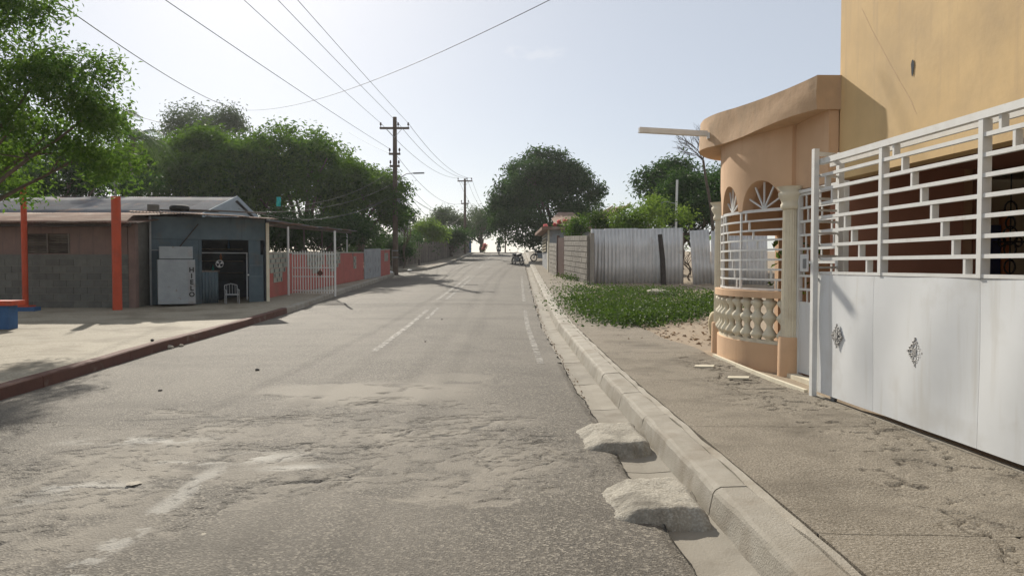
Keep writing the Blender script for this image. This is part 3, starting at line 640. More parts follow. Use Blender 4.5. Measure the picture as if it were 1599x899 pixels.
# white painted line on the forecourt
hole = MB(); c = H(-.75, .583, 3.56)
hole.add([c + hd * (.025 * math.cos(a) * (1.2 if math.sin(a) > 0 else .8)) + UP * (.085 * math.sin(a)) - hn * .004 for a in np.linspace(0, 2 * math.pi, 14)[:-1]], [tuple(range(13))]).build('wall_hole', M['shopdark'], house)
ck_ = MB(); cpts = []
for px, py in ((1346, 14), (1362, 48), (1376, 74), (1392, 104), (1408, 132), (1422, 156), (1431, 178)):
    a_, c_, d_ = ray(px, py); t_ = (3.36 + .0636 * 8.3 + .585 * 1.004) / (a_ + .0636 * c_); cpts.append(Vector((a_ * t_, c_ * t_, EYE + d_ * t_)) - hn * .0004)
for p_, q_ in zip(cpts, cpts[1:]): ck_.bar(p_, q_, .006, .001, hn)
ck_.build('plaster_crack', M['fascia'], house)
fc = MB()
pts = [G(1115, 555, .155), G(1160, 574, .155), G(1205, 592, .155), G(1258, 611, .155)]
for a, b in zip(pts, pts[1:]): fc.bar(a, b + (b - a) * .01, .045, .045)
tag(fc.build('forecourt_edging', M['cream']), 'thin pale concrete edging strip in front of the curved bay', 'edging')

# ------------------------------------------------------------------ sliding gate
gate = thing('sliding_gate', 'white sliding driveway gate, solid sheet below and stepped bars above', 'gate', H(-2.6, 0, FL))
def gp(name, mb, m=None, parent=None): return mb.build(name, m or M['wsteel'], parent or gate)
g0, g1 = -5.6, -.03
zp0, zp1 = .215, 1.50; zt = 2.72
for a, b in ((-1.16, g1), (-2.62, -1.164), (-4.1, -2.624), (g0, -4.104)):
    n = 14; v = []; nz = 6
    for i in range(n + 1):
        for j in range(nz + 1):
            u = a + (b - a) * i / n; bul = (.016 * math.sin(math.pi * i / n) + .013 * math.sin(u * 6 + j * .35)) * math.sin(math.pi * min(1, max(0, j / nz)) * .9 + .15)
            q = H(u, -.012 - bul, zp0 + (zp1 - zp0) * j / nz); v.append(q)
    f = [(i * (nz + 1) + j, i * (nz + 1) + j + 1, (i + 1) * (nz + 1) + j + 1, (i + 1) * (nz + 1) + j) for i in range(n) for j in range(nz)]
    k = len(v); v2 = [q + hn * .01 for q in v]; rim = []
    f += [tuple(k + x for x in reversed(q)) for q in f]
    bd = [i * (nz + 1) for i in range(n + 1)] + [n * (nz + 1) + j for j in range(1, nz + 1)] + [i * (nz + 1) + nz for i in range(n - 1, -1, -1)] + [j for j in range(nz - 1, 0, -1)]
    mbx = MB().add(v + v2, f, True); rv = [(v + v2)[j] for i in range(len(bd)) for j in (bd[i], bd[(i + 1) % len(bd)], k + bd[(i + 1) % len(bd)], k + bd[i])]; mbx.add(rv, [tuple(range(4 * i, 4 * i + 4)) for i in range(len(bd))]); gp('sheet', mbx, M['white'])
bars_z = [zp1 + .015 + (zt - zp1 - .015) * k / 8 for k in range(9)]
gp('top_rail', hbox(MB(), g0, g1 + .0, -.03, .03, zt - .03, zt + .03))
gp('back_rail', hbox(MB(), g0, g1, .10, .13, zt - .05, zt - .01))
for k in range(8): gp('rail', hbox(MB(), g0, g1, -.018, .022, bars_z[k] - (.015 if k else .012), bars_z[k] + .017))
gp('bottom_rail', hbox(MB(), g0, g1, -.0, .05, zp0 - .0, zp0 + .06))
uprs = [-1.26, -2.62, -3.98, -5.3]
for u in uprs: gp('upright', hbox(MB(), u - .025, u + .025, -.026, .05, zp1 + .003, zt - .03))
for k in range(8):                        # stepped short posts
    for base in (-.028, uprs[0] - .19, uprs[1] - .19, uprs[2] - .19):
        u = base - (7 - k) * .142
        if u > g0 and u < -.1: gp('short_post', hbox(MB(), u - .014, u + .014, -.014, .045, bars_z[k] + .017, bars_z[k + 1] - (.015 if k < 7 else .03)))
def ornament(u, z):
    o = gp('ornament', MB().obox(H(u, -.035, z), hd * .024, hn * .008, UP * .028), M['castiron'])
    def ring(du, dz, r):
        du *= .92; dz *= .95; r *= .95
        pts = [H(u + du + r * math.cos(a), -.034, z + dz + r * math.sin(a)) for a in np.linspace(0, 2 * math.pi, 11)]; return MB().tube(pts, .006, 5, False)
    for s in (-1, 1):
        for (du, dz, r) in ((.055 * s, .0, .022), (0, .055 * s, .022), (.045 * s, .05, .018), (.045 * s, -.05, .018), (.092 * s, 0, .015), (0, .095 * s, .015), (.028 * s, .085, .011), (.028 * s, -.085, .011), (.08 * s, .03, .011), (.08 * s, -.03, .011)):
            ring(du, dz, r).build('scroll', M['castiron'], o)
    for s in (-1, 1): MB().bar(H(u, -.034, z + .1 * s), H(u, -.034, z + .125 * s), .014).build('tip', M['castiron'], o); MB().bar(H(u + .092 * s, -.034, z), H(u + .112 * s, -.034, z), .014).build('tip', M['castiron'], o)
ornament(-.50, .87); ornament(-1.86, .86)
for u in (g1 - .32, g1 - 4.9):
    w = MB(); cc = H(u, .02, .20); w.tube([cc - hn * .015, cc + hn * .015], .045, 16); gp('wheel', w, M['steel'])
tr = hbox(MB(), g0 - .5, g1 + .1, -.01, .05, FL - .06, FL - .025); tag(tr.build('gate_track', M['kerb']), 'low pale concrete sill under the white sliding gate', 'track')
gpst = thing('gate_post', 'slim white steel gate post beside the side door', 'post', H(-.09, -.13, FL))
hbox(MB(), -.085, -.02, -.095, -.04, FL - .1, 2.86).build('post', M['wsteel'], gpst)
hbox(MB(), .03, .10, .24, .30, FL - .1, 2.84).build('rear_post', M['wsteel'], gpst)
MB().bar(H(-.05, -.05, 2.81), H(.065, .24, 2.81), .04).build('top_tie', M['wsteel'], gpst)
for k in range(10):
    z = 1.45 + k * .125; MB().bar(H(-.05, -.05, z), H(.06, .24, z), .024).build('rung', M['wsteel'], gpst)
# wrought iron wall piece and a potted plant inside
iw = thing('iron_wall_ornament', 'black scrolled iron ornament hanging inside the carport', 'ornament', H(.6, 2.62, 1.9))
def iring(dv, dz, r, name='scroll'):
    pts = [H(1.2, 3.1 + dv * .8 + .8 * r * math.cos(a), 1.9 + dz + r * math.sin(a)) for a in np.linspace(0, 2 * math.pi, 13)]; MB().tube(pts, .012, 6, False).build(name, M['iron'], iw)
for (a, b, r) in ((0, .42, .10), (0, .24, .08), (0, .08, .12), (-.14, 0, .06), (.14, 0, .06), (0, -.1, .1), (0, -.32, .09)): iring(a, b, r)
MB().bar(H(1.2, 2.88, 1.9), H(1.2, 3.32, 1.9), .02).build('cross_bar', M['iron'], iw); MB().bar(H(1.2, 3.1, 1.5), H(1.2, 3.1, 2.78), .012).build('hanger', M['iron'], iw)
# ------------------------------------------------------------------ shared pieces
def unit_block():
    bm = bmesh.new(); bmesh.ops.create_cube(bm, size=1); bmesh.ops.bevel(bm, geom=bm.edges[:], offset=.025, segments=1, affect='EDGES'); me = bpy.data.meshes.new('block'); bm.to_mesh(me); bm.free(); return me
def setmat(me, m): me.materials.clear(); me.materials.append(m); return me
BLK = setmat(unit_block(), M['block']); BLKG = setmat(unit_block(), M['greyblock'])
def sheetmesh(w, L, pitch=.09, amp=.014, nl=5, m=None, sag=0.):
    """corrugated sheet: width along x, length along y, ridges along y; 2 mm thick"""
    n = int(w / pitch) * 6; xs = np.linspace(0, w, n + 1); v = []; f = []
    for j in range(nl + 1):
        y = L * j / nl
        for i, x in enumerate(xs): v.append((x, y, amp * math.sin(2 * math.pi * x / pitch) + sag * math.sin(math.pi * j / nl)))
    k = n + 1; f = [(j * k + i, j * k + i + 1, (j + 1) * k + i + 1, (j + 1) * k + i) for j in range(nl) for i in range(n)]
    q = len(v); v += [(a, b, c - .003) for a, b, c in v]; f += [tuple(q + t for t in reversed(g)) for g in f[:]]
    f += [(i, q + i, q + i + 1, i + 1) for i in range(n)] + [(nl * k + i, nl * k + i + 1, q + nl * k + i + 1, q + nl * k + i) for i in range(n)]
    mb = MB().add(v, f, True); me = mb.mesh('sheet'); return setmat(me, m) if m else me
def blockwall(root, a, b, courses, ch, cw, th, me, mmat, zb, slope=True, name='block', skip=None, jt=.012):
    """courses of separate blocks on a recessed mortar core from a to b (2-D), following the ground when slope"""
    a = Vector(a); b = Vector(b); d = b - a; L = d.length; d.normalize(); nrm = Vector((-d.y, d.x)); ang = math.atan2(d.y, d.x); o = origin(root)
    z0, z1 = zb; n = max(1, int(round(L / cw))); w = L / n
    core = MB(); c0 = a - nrm * (th * .5 - jt); c1 = b - nrm * (th * .5 - jt); e0 = a + nrm * (th * .5 - jt); e1 = b + nrm * (th * .5 - jt); hh = courses * ch
    core.add([(c0.x, c0.y, z0), (c1.x, c1.y, z1), (e1.x, e1.y, z1), (e0.x, e0.y, z0), (c0.x, c0.y, z0 + hh - .01), (c1.x, c1.y, z1 + hh - .01), (e1.x, e1.y, z1 + hh - .01), (e0.x, e0.y, z0 + hh - .01)], [(0, 3, 2, 1), (4, 5, 6, 7), (0, 1, 5, 4), (1, 2, 6, 5), (2, 3, 7, 6), (3, 0, 4, 7)])
    core.build('mortar', mmat, root)
    tilt = math.atan2(z1 - z0, L)
    for r in range(courses):
        xs = [0] + [w * (k + (.5 if r % 2 else 1)) for k in range(n + (1 if r % 2 else 0))]; xs[-1] = L
        for x0, x1 in zip(xs, xs[1:]):
            if x1 - x0 < .06 or (skip and skip(r, (x0 + x1) / 2)): continue
            m = (x0 + x1) / 2; p = a + d * m; z = z0 + (z1 - z0) * m / L + (r + .5) * ch
            e = link(name, me, root, None, Vector((p.x, p.y, z)) - o + Vector((nrm.x, nrm.y, 0)) * U(-.004, .004), (0, 0, ang), (x1 - x0 - jt, th + U(-.004, .004), ch - jt))
            e.rotation_euler = (Matrix.Rotation(ang, 3, 'Z') @ Matrix.Rotation(-tilt, 3, 'Y')).to_euler()
def sheets(root, p0, along, down, n, me, w, jit=.012, name='roof_sheet'):
    """n overlapping sheets laid side by side from p0"""
    along = Vector(along).normalized(); down = Vector(down).normalized(); up = along.cross(down); up.normalize(); o = origin(root)
    p0 = Vector(p0)
    if up.z < 0: p0 = p0 + along * (n * w); along = -along; up = -up
    upz = up
    mt = Matrix((along, down, upz)).transposed()
    for i in range(n):
        p = Vector(p0) + along * (i * w) + upz * (.006 * (i % 2) + U(-jit, jit) * .3) + down * U(-jit * 4, jit * 4)
        e = link(name, me, root, None, p - o, (mt @ Matrix.Rotation(U(-jit, jit), 3, 'Z')).to_euler())

# ------------------------------------------------------------------ block building on the plaza
PZ = zr(21.4) + .14
bld = thing('block_building', 'low grey block building with rusty corrugated roof behind the red posts', 'building', (-14, 23, PZ))
blockwall(bld, (-17.2, 21.65), (-10.95, 21.65), 7, .2, .4, .15, BLKG, M['mortar'], (PZ, PZ))
zb = PZ + 1.4
MB().box(-17.2, -13.9, 21.6, 21.72, zb, zb + 1.05).box(-12.62, -10.98, 21.6, 21.72, zb, zb + 1.05).box(-13.9, -12.62, 21.6, 21.72, zb, zb + .16).box(-13.9, -12.62, 21.6, 21.72, zb + .72, zb + 1.05).build('upper_wall', M['plasterpink'], bld)
MB().box(-17.2, -10.94, 21.565, 21.60, zb - .01, zb + .13).build('band', M['greyblock'], bld)
lv = MB().box(-13.9, -13.85, 21.58, 21.7, zb + .16, zb + .72).box(-12.67, -12.62, 21.58, 21.7, zb + .16, zb + .72).box(-13.28, -13.24, 21.58, 21.7, zb + .16, zb + .72).build('louvre_window', M['wood'], bld)
MB().box(-13.85, -12.67, 21.69, 21.71, zb + .16, zb + .72).build('backing', M['shopdark'], lv)
for k in range(8):
    for x0, x1 in ((-13.84, -13.285), (-13.235, -12.68)):
        MB().obox(((x0 + x1) / 2, 21.64, zb + .2 + k * .068), ((x1 - x0) / 2, 0, 0), (0, .03, -.025), (0, .004, .005)).build('slat', M['wood'], lv)
MB().box(-10.93, -10.74, 21.55, 21.75, PZ - .05, zb + 1.0).build('corner_pillar', M['plasterpink'], bld)
MB().box(-17.2, -17.05, 21.73, 26, PZ - .1, 2.9).box(-10.93, -10.78, 21.76, 26, PZ - .1, 2.9).build('side_wall', M['greyblock'], bld)
MB().tube([(-11.35, 21.5, PZ), (-11.33, 21.5, PZ + 1.35)], .02, 8).build('drain_pipe', M['grey'], bld)
ev = sheetmesh(.88, 4.6, m=M['rust'], nl=6)
sheets(bld, (-17.9, 21.1, 2.79), (1, 0, 0), (0, 1, .125), 9, ev, .82)
MB().box(-17.3, -10.7, 21.2, 21.28, 2.68, 2.76).build('eave_beam', M['darkwood'], bld)
hb = thing('gabled_house', 'grey corrugated roofed house with pale blue gable behind the block building', 'house', (-13.5, 29, .7))
rg = sheetmesh(.88, 3.5, m=M['roofgrey'], nl=4)
sheets(hb, (-19.8, 27.0, 3.42), (1, 0, 0), (0, 1, .27), 10, rg, .87)
rg2 = sheetmesh(.88, 3.5, m=M['roofgrey'], nl=4)
sheets(hb, (-19.8, 33.7, 3.42), (1, 0, 0), (0, -1, .27), 10, rg2, .87)
MB().box(-19.6, -11.2, 27.4, 33.3, .4, 3.40).build('wall', M['greyblock'], hb)
MB().prism([(-11.22, 27.4, 3.40), (-11.22, 33.3, 3.40), (-11.22, 30.35, 4.22)], (.06, 0, 0)).build('gable', M['paleblue'], hb)
MB().bar((-11.0, 26.9, 3.36), (-11.0, 30.35, 4.29), .03, .16).bar((-11.0, 33.8, 3.36), (-11.0, 30.35, 4.29), .03, .16).build('verge_board', M['paleblue'], hb)

# ------------------------------------------------------------------ roadside shop
sa = Vector((-10.72, 22.35)); sb_ = Vector((-7.72, 23.85)); sd = (sb_ - sa).normalized(); sn = Vector((-sd.y, sd.x)); SL = (sb_ - sa).length; SZ = zr(23.) + .14
def S(u, v, z): p = sa + sd * u + sn * v; return Vector((p.x, p.y, SZ + z))
sd3 = Vector((sd.x, sd.y, 0)); sn3 = Vector((sn.x, sn.y, 0))
def sbox(mb, u0, u1, v0, v1, z0, z1): return mb.obox(S((u0 + u1) / 2, (v0 + v1) / 2, (z0 + z1) / 2), sd3 * (u1 - u0) / 2, sn3 * (v1 - v0) / 2, UP * (z1 - z0) / 2)
shop = thing('shop', 'dark blue grey roadside shop with open front and ragged tin roof', 'shop', S(SL / 2, 1, 0))
sp_ = lambda n, mb, m='shopblue', par=None: mb.build(n, M[m], par or shop)
sp_('wall_panel', sbox(MB(), 0, 1.36, .02, .1, 0, 1.95)); sp_('lintel_panel', sbox(MB(), 0, SL - .06, .0, .1, 1.955, 2.62))
sp_('wall_panel', sbox(MB(), 2.80, SL - .2, .02, .1, 0, 1.95)); sp_('wall_post', sbox(MB(), 1.36, 1.44, .0, .12, 0, 1.95))
cs = sheetmesh(.46, .95, m=M['shopblue'], nl=2)
e = link('counter_sheet', cs, shop, None, S(1.44, -.02, .02) - origin(shop), (Matrix((sd3, UP, -sn3)).transposed()).to_euler())
sp_('counter', sbox(MB(), 1.44, 1.95, .02, .5, .97, 1.02), 'wood')
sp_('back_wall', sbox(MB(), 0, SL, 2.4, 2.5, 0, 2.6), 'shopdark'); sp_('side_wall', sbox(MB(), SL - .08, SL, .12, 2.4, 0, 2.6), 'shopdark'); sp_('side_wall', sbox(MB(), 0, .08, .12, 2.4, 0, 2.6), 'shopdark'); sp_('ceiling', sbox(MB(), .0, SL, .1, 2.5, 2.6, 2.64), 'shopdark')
for k in range(3): sp_('shelf', sbox(MB(), 1.6, 2.9, 2.15, 2.38, .9 + k * .4, .93 + k * .4), 'wood')
sp_('corner_pipe', MB().tube([S(.03, -.16, 0), S(.03, -.16, 2.62)], .03, 8), 'grey')
sp_('cross_pipe', MB().tube([S(.03, -.16, 1.62), S(1.0, -.16, 1.62)], .018, 6), 'grey')
sp_('cross_pipe', MB().tube([S(1.44, -.06, 1.55), S(SL - .6, -.06, 1.55)], .016, 6), 'grey')
sp_('brace', MB().bar(S(.42, -.04, 1.2), S(1.35, -.04, 2.42), .05, .03), 'darkwood')
sp_('support_pipe', MB().tube([S(SL - .62, -.05, .1), S(SL - .62, -.05, 1.55)], .02, 8), 'grey')
door = sp_('door', sbox(MB(), SL - .56, SL - .12, -.02, .02, .03, 1.5))
for z in (.22, .5, .8, 1.15): sbox(MB(), SL - .53, SL - .15, -.04, -.02, z, z + .05).build('door_batten', M['shopblue'], door)
MB().lathe(S(SL - .58, -.05, .85), [(.0, 0), (.03, .01), (.03, .04), (0, .05)], 8).build('knob', M['white_pl'], door)
sp_('pillar', sbox(MB(), SL - .04, SL + .05, -.1, .0, 0, 2.5), 'cream')
rs = sheetmesh(.86, 3.2, m=M['rust'], nl=5, sag=.03)
sheets(shop, S(-.55, -.6, 2.72), sd3 + Vector((0, 0, -.03)), sn3 * 1 + Vector((0, 0, .06)), 5, rs, .82, .06)
for k, (u, v, z, m) in enumerate(((.25, -.45, 2.78, 'greyblock'), (.95, -.4, 2.76, 'darkstone'))):
    pass
ob = lambda nm, u, z, me, sc, lab, cat: tag(link(nm, me, None, None, S(u, -.38, z), (0, 0, .3), sc), lab, cat)
ob('concrete_block', .12, 2.84, BLKG, (.30, .2, .19), 'concrete block weighing down the left corner of the shop roof', 'block')
tyre = MB(); c = S(.82, -.33, 2.86)
tp = [c + sd3 * (.2 * math.cos(a)) + sn3 * (.2 * math.sin(a)) for a in np.linspace(0, 2 * math.pi, 15)]; tyre.tube(tp, .085, 8, False)
tag(tyre.build('tyre', M['rubber']), 'old black tyre lying on the front edge of the shop roof', 'tyre')
for k, (u0, u1, v) in enumerate(((.3, 1.9, -.2), (1.1, 2.6, -.35), (1.7, 3.3, -.15))):
    tag(MB().bar(S(u0, v, 2.80 + .02 * k), S(u1, v - .1, 2.79), .16, .03).build('roof_plank', M['wood']), ['grey plank lying on the left of the shop roof', 'grey plank lying across the middle of the shop roof', 'grey plank lying on the right of the shop roof'][k], 'plank', 'loose planks on the shop roof')
# ice chest with its lettering
fz = thing('ice_freezer', 'tall pale ice freezer lettered HIELO standing outside the shop', 'freezer', S(.75, -.4, 0))
fl = lambda n, mb, m='freezer', par=None: mb.build(n, M[m], par or fz)
fl('cabinet', sbox(MB(), .20, 1.20, -.75, -.12, .05, 1.34)); fl('lid', sbox(MB(), .25, 1.14, -.74, -.15, 1.365, 1.72)); fl('gasket', sbox(MB(), .23, 1.17, -.73, -.15, 1.34, 1.366), 'rubber')
fl('vent', sbox(MB(), 1.0, 1.12, -.752, -.74, 1.44, 1.66), 'grey'); fl('corner_trim', sbox(MB(), 1.0, 1.20, -.762, -.75, .05, 1.30), 'grey')
tx = bpy.data.curves.new('t', 'FONT'); tx.body = 'H\nI\nE\nL\nO'; tx.size = .19; tx.space_line = .95; tx.align_x = 'CENTER'; tx.extrude = .004; tx.offset = .006
to = bpy.data.objects.new('t', tx); col.objects.link(to); dg = bpy.context.evaluated_depsgraph_get(); dg.update()
lm = bpy.data.meshes.new_from_object(to.evaluated_get(dg)); bpy.data.objects.remove(to)
o = link('lettering', lm, fz, M['iron'], S(1.10, -.77, .98) - origin(fz), (Matrix((sd3, UP, -sn3)).transposed()).to_euler())
# goods and a fan in the dark opening
for k in range(9):
    if k > 2: break
    u = 1.95 + .25 * k; mbk = MB().lathe(S(u, 2.25, .93 + .4 * (k % 3)), [(.04, 0), (.04, .16), (.015, .2), (.015, .25)], 8)
    tag(mbk.build('bottle', M[('teal', 'orange', 'bluepaint')[k % 3]]), ('green', 'orange', 'blue')[k % 3] + ' bottle on the shelves inside the dark shop', 'bottle', ('green', 'orange', 'blue')[k % 3] + ' bottles on the shop shelves')
fan = thing('fan', 'round pale wall fan inside the dark shop opening', 'fan', S(1.95, .35, 1.2))
pts = [S(1.98 + .11 * math.cos(a), .35, 1.22 + .11 * math.sin(a)) for a in np.linspace(0, 2 * math.pi, 15)]
MB().tube(pts, .012, 6, False).build('guard', M['white_pl'], fan)
for k in range(3):
    a = k * 2.094; MB().prism([S(1.98, .36, 1.22), S(1.98 + .1 * math.cos(a), .36, 1.22 + .1 * math.sin(a)), S(1.98 + .1 * math.cos(a + .8), .365, 1.22 + .1 * math.sin(a + .8))], sn3 * .01).build('blade', M['white_pl'], fan)
# white metal chair
def chair(u, v, lab):
    o = thing('chair', lab, 'chair', S(u, v, 0)); m = M['grey']
    sbox(MB(), u - .19, u + .19, v - .2, v + .2, .27, .30).build('seat', m, o)
    for a in (-1, 1):
        MB().tube([S(u + a * .19, v - .2, 0), S(u + a * .18, v - .19, .42)], .014, 6).build('leg', m, o); MB().tube([S(u + a * .19, v + .24, 0), S(u + a * .18, v + .2, .29), S(u + a * .18, v + .26, .56)], .014, 6).build('leg', m, o)
        MB().tube([S(u + a * .19, v - .2, .42), S(u + a * .19, v + .22, .44)], .016, 6).build('arm', m, o)
    MB().tube([S(u - .18, v + .26, .56), S(u, v + .28, .61), S(u + .18, v + .26, .56)], .015, 6).build('top_rail', m, o)
    for k in range(4): MB().tube([S(u - .12 + k * .08, v + .22, .3), S(u - .12 + k * .08, v + .27, .58)], .008, 5).build('spindle', m, o)
chair(2.25, -.38, 'low pale metal armchair on the pavement in front of the shop')

# ------------------------------------------------------------------ red posts, plinth, bench
def redpost(px, r, h, lab):
    p = P(px, 483, 20.9); o = thing('red_post', lab, 'post', (p.x, p.y, zr(20.9) + .14)); z = zr(20.9) + .14
    MB().lathe((p.x, p.y, z), [(r * 1.02, 0), (r, .5), (r, h)], 20).build('shaft', M['redpaint'], o)
    return p, z, o
p1, z1, o1 = redpost(183.5, .122, Zat(307, 20.9) - zr(20.9) - .14, 'thick orange red post in front of the block building')
for k, (dx, dz) in enumerate(((-.02, .42), (.05, .3), (-.05, .25))): MB().tube([(p1.x + dx * .3, p1.y, z1 + 2.95), (p1.x + dx, p1.y, z1 + 3.0 + dz + .3)], .01, 5).build('rebar', M['steel'], o1)
p2, z2, o2 = redpost(40, .075, Zat(290, 20.9) - zr(20.9) - .14, 'slim orange red post at the left edge, rising into the tree')
pb = thing('low_plinth', 'low blue plinth with red top around the slim post', 'plinth', (p2.x, p2.y - .2, z2))
MB().box(p2.x - 1.1, p2.x + .52, p2.y - .45, p2.y - .15, z2 - .04, z2 + .10).build('base', M['bluepaint'], pb); MB().box(p2.x - 1.12, p2.x + .35, p2.y - .44, p2.y - .1, z2 + .102, z2 + .14).build('top', M['redpaint'], pb)
bp_ = G(5, 514, .145); bn = thing('bench', 'concrete bench with red slab top and blue legs at the left edge', 'bench', bp_)
MB().box(bp_.x - 1.5, bp_.x + .24, bp_.y - .1, bp_.y + .36, bp_.z + .50, bp_.z + .60).build('seat', M['redpaint'], bn)
for dx in (-1.2, .02): MB().box(bp_.x + dx - .09, bp_.x + dx + .11, bp_.y - .02, bp_.y + .28, bp_.z - .02, bp_.z + .50).build('leg', M['bluepaint'], bn)

# ------------------------------------------------------------------ pink garden wall, porch, gate
wa = G(414, 466, .15); wb = G(568, 436, .15); wc = G(594, 431.5, .15); wd = G(609, 428, .15)
def pinkseg(name, a, b, h0, h1, lab, panels):
    o = thing(name, lab, 'wall', a); d = (b - a); n = Vector((d.y, -d.x, 0)).normalized()       # n faces the street
    MB().prism([a, b, b + UP * h1, a + UP * h0], -n * .15).build('wall', M['pink'], o)
    for (t0, t1, steps) in panels:
        q0 = a.lerp(b, t0); q1 = a.lerp(b, t1); e = (q1 - q0); L = e.length; e.normalize(); ez = Vector((e.x, e.y, 0))
        rows = len(steps); rh = (h0 + (h1 - h0) * t0) / 9
        for r, (s0, s1) in enumerate(steps):
            nb = max(1, int(round((s1 - s0) * L / .22)))
            for k in range(nb):
                u0 = s0 * L + (s1 - s0) * L * k / nb; u1 = s0 * L + (s1 - s0) * L * (k + 1) / nb; zz = (q0.z + (q1.z - q0.z) * (u0 + u1) / 2 / L) + (h0 + (h1 - h0) * (t0 + t1) / 2) - (r + .5) * rh
                c = q0 + e * ((u0 + u1) / 2); c = Vector((c.x, c.y, zz)) + n * .012
                MB().obox(c, e * ((u1 - u0) / 2 - .006), n * .012, UP * (rh / 2 - .006)).build('screen_block', M['breeze'], o)
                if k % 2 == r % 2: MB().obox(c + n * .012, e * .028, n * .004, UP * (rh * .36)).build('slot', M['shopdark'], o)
    MB().prism([a + UP * (h0 + .003) + n * .03, b + UP * (h1 + .003) + n * .03, b + UP * (h1 + .05) + n * .03, a + UP * (h0 + .05) + n * .03], -n * .2).build('coping', M['breeze'] if panels else M['pink'], o)
    return o
h0 = Zat(396, wa.y) - wa.z; h1 = Zat(395, wb.y) - wb.z
ST = [(0, 1), (0, 1), (0, 1), (.15, .85), (.3, .7), (.3, .7)]
pinkseg('garden_wall', wa, wb, h0, h1, 'coral pink garden wall with grey screen blocks beside the shop', [(.01, .17, ST), (.33, .5, ST[:5]), (.52, .68, ST[:5]), (.84, .90, [(0, 0.01), (0.2, .8), (.2, .8), (.2, .8), (.2, .8)])])
pinkseg('garden_wall', wc, wd, Zat(391, wc.y) - wc.z, Zat(390, wd.y) - wd.z, 'short coral pink wall between the grey metal door and utility pole', [(.4, .75, [(0, .01), (0, 1), (0, 1), (0, 1)])])
md = thing('metal_door', 'pale grey sheet metal yard door set in the pink wall', 'door', wb.lerp(wc, .5))
d = wc - wb; n = Vector((d.y, -d.x, 0)).normalized(); hD = Zat(389, wb.y) - wb.z
for t0, t1 in ((.02, .49), (.51, .98)):
    q0 = wb.lerp(wc, t0); q1 = wb.lerp(wc, t1); lf = MB().prism([q0, q1, q1 + UP * hD, q0 + UP * hD], n * .04).build('leaf', M['grey'], md)
    for zz in (.28, .62):
        for s in (.3, .7): c = q0.lerp(q1, s) + UP * hD * zz + n * .045; MB().obox(c, d.normalized() * .05, n * .006, UP * .13).build('cutout', M['steel'], lf)
pg = thing('barred_gate', 'white barred pavement gate standing open across the left pavement', 'gate', G(490, 460, .15))
ga = G(457, 460, .15); gb = G(523, 460.5, .15); gd = (gb - ga); nb = 17; gh = Zat(392, ga.y) - ga.z
for k in range(nb):
    p = ga + gd * (k / (nb - 1)); hh = gh * (1.0 if k % (nb // 2) else .98) - .02 * math.sin(k); MB().tube([p + UP * .05, p + UP * hh], .016, 6).build('bar', M['wsteel'], pg)
for z in (.1, .42, .62, .93): MB().bar(ga + UP * gh * z, gb + UP * gh * z, .03).build('rail', M['wsteel'], pg)
c = ga.lerp(gb, .66) + UP * gh * .5; MB().obox(c - Vector((0, .03, 0)), (.06, 0, .06), (0, .01, 0), (-.06, 0, .06)).build('badge', M['redkerb'], pg)
pr = thing('porch', 'lean-to porch of pipe posts and ragged tin sheets over the garden wall', 'porch', wa)
for px, py, yy_ in ((450, 462, ga.y - .2), (523, 460, gb.y), (475, 440, 31.5), (503, 440, 35.), (542, 438, 38.5)):
    b0 = P(px, 400, yy_); MB().tube([(b0.x, yy_, zr(yy_) + .1), (b0.x, yy_, Zat(354 + (px - 450) * .09, yy_))], .04, 8).build('post', M['wood'] if px in (475, 503) else M['wsteel'], pr)
pts = [P(408, 345, 24.6), P(440, 350, 27.2), P(475, 354, 30.), P(510, 358, 33.), P(548, 362, 36.5)]
MB().tube([p - UP * .05 for p in pts], .05, 6).build('edge_beam', M['wood'], pr)
ps = sheetmesh(.9, 2.6, m=M['rust'], nl=5, sag=-.05); ps2 = sheetmesh(.9, 2.2, m=M['roofgrey'], nl=5, sag=.06)
for i in range(len(pts) - 1):
    a, b = pts[i], pts[i + 1]; L = (b - a).length; k = int(L / .85) + 1
    dn = Vector((-1, .35, .05)).normalized()
    for j in range(k):
        q = a.lerp(b, j / k); al = (b - a).normalized(); upv = dn.cross(al).normalized(); upv = upv if upv.z > 0 else -upv
        yv = upv.cross(al).normalized(); yv = yv if yv.x < 0 else -yv
        link('roof_sheet', ps if (i + j) % 3 else ps2, pr, None, q - yv * U(.25, .45) + UP * U(0, .06) - origin(pr), (Matrix((al, yv, al.cross(yv))).transposed() @ Matrix.Rotation(U(-.05, .05), 3, 'Y')).to_euler())
# ------------------------------------------------------------------ foliage
def leafmesh(name, pts, nrm, size, asp=.42, tint=None, fold=.18):
    """one folded diamond leaf per point"""
    n = len(pts); nrm = nrm / np.maximum(1e-6, np.linalg.norm(nrm, axis=1, keepdims=True))
    r = rng.normal(size=(n, 3)); t = np.cross(nrm, r); t /= np.maximum(1e-6, np.linalg.norm(t, axis=1, keepdims=True)); b = np.cross(nrm, t)
    s = (size * rng.uniform(.65, 1.3, n))[:, None]
    v = np.stack([pts - t * s * .5, pts + b * s * asp * .5 + nrm * s * fold * .5 + t * s * .05, pts + t * s * .5 - nrm * s * fold * .5, pts - b * s * asp * .5 + nrm * s * fold * .5 + t * s * .05], 1).reshape(-1, 3)
    i = np.arange(n)[:, None] * 4; f = np.concatenate([i + [0, 1, 2], i + [0, 2, 3]], 1).reshape(-1, 3)
    tint = rng.random(n) if tint is None else tint
    return npmesh(name, v, f, {'tint': np.repeat(tint, 4)}, False)
def sphere(n): v = rng.normal(size=(n, 3)); return v / np.linalg.norm(v, axis=1, keepdims=True)
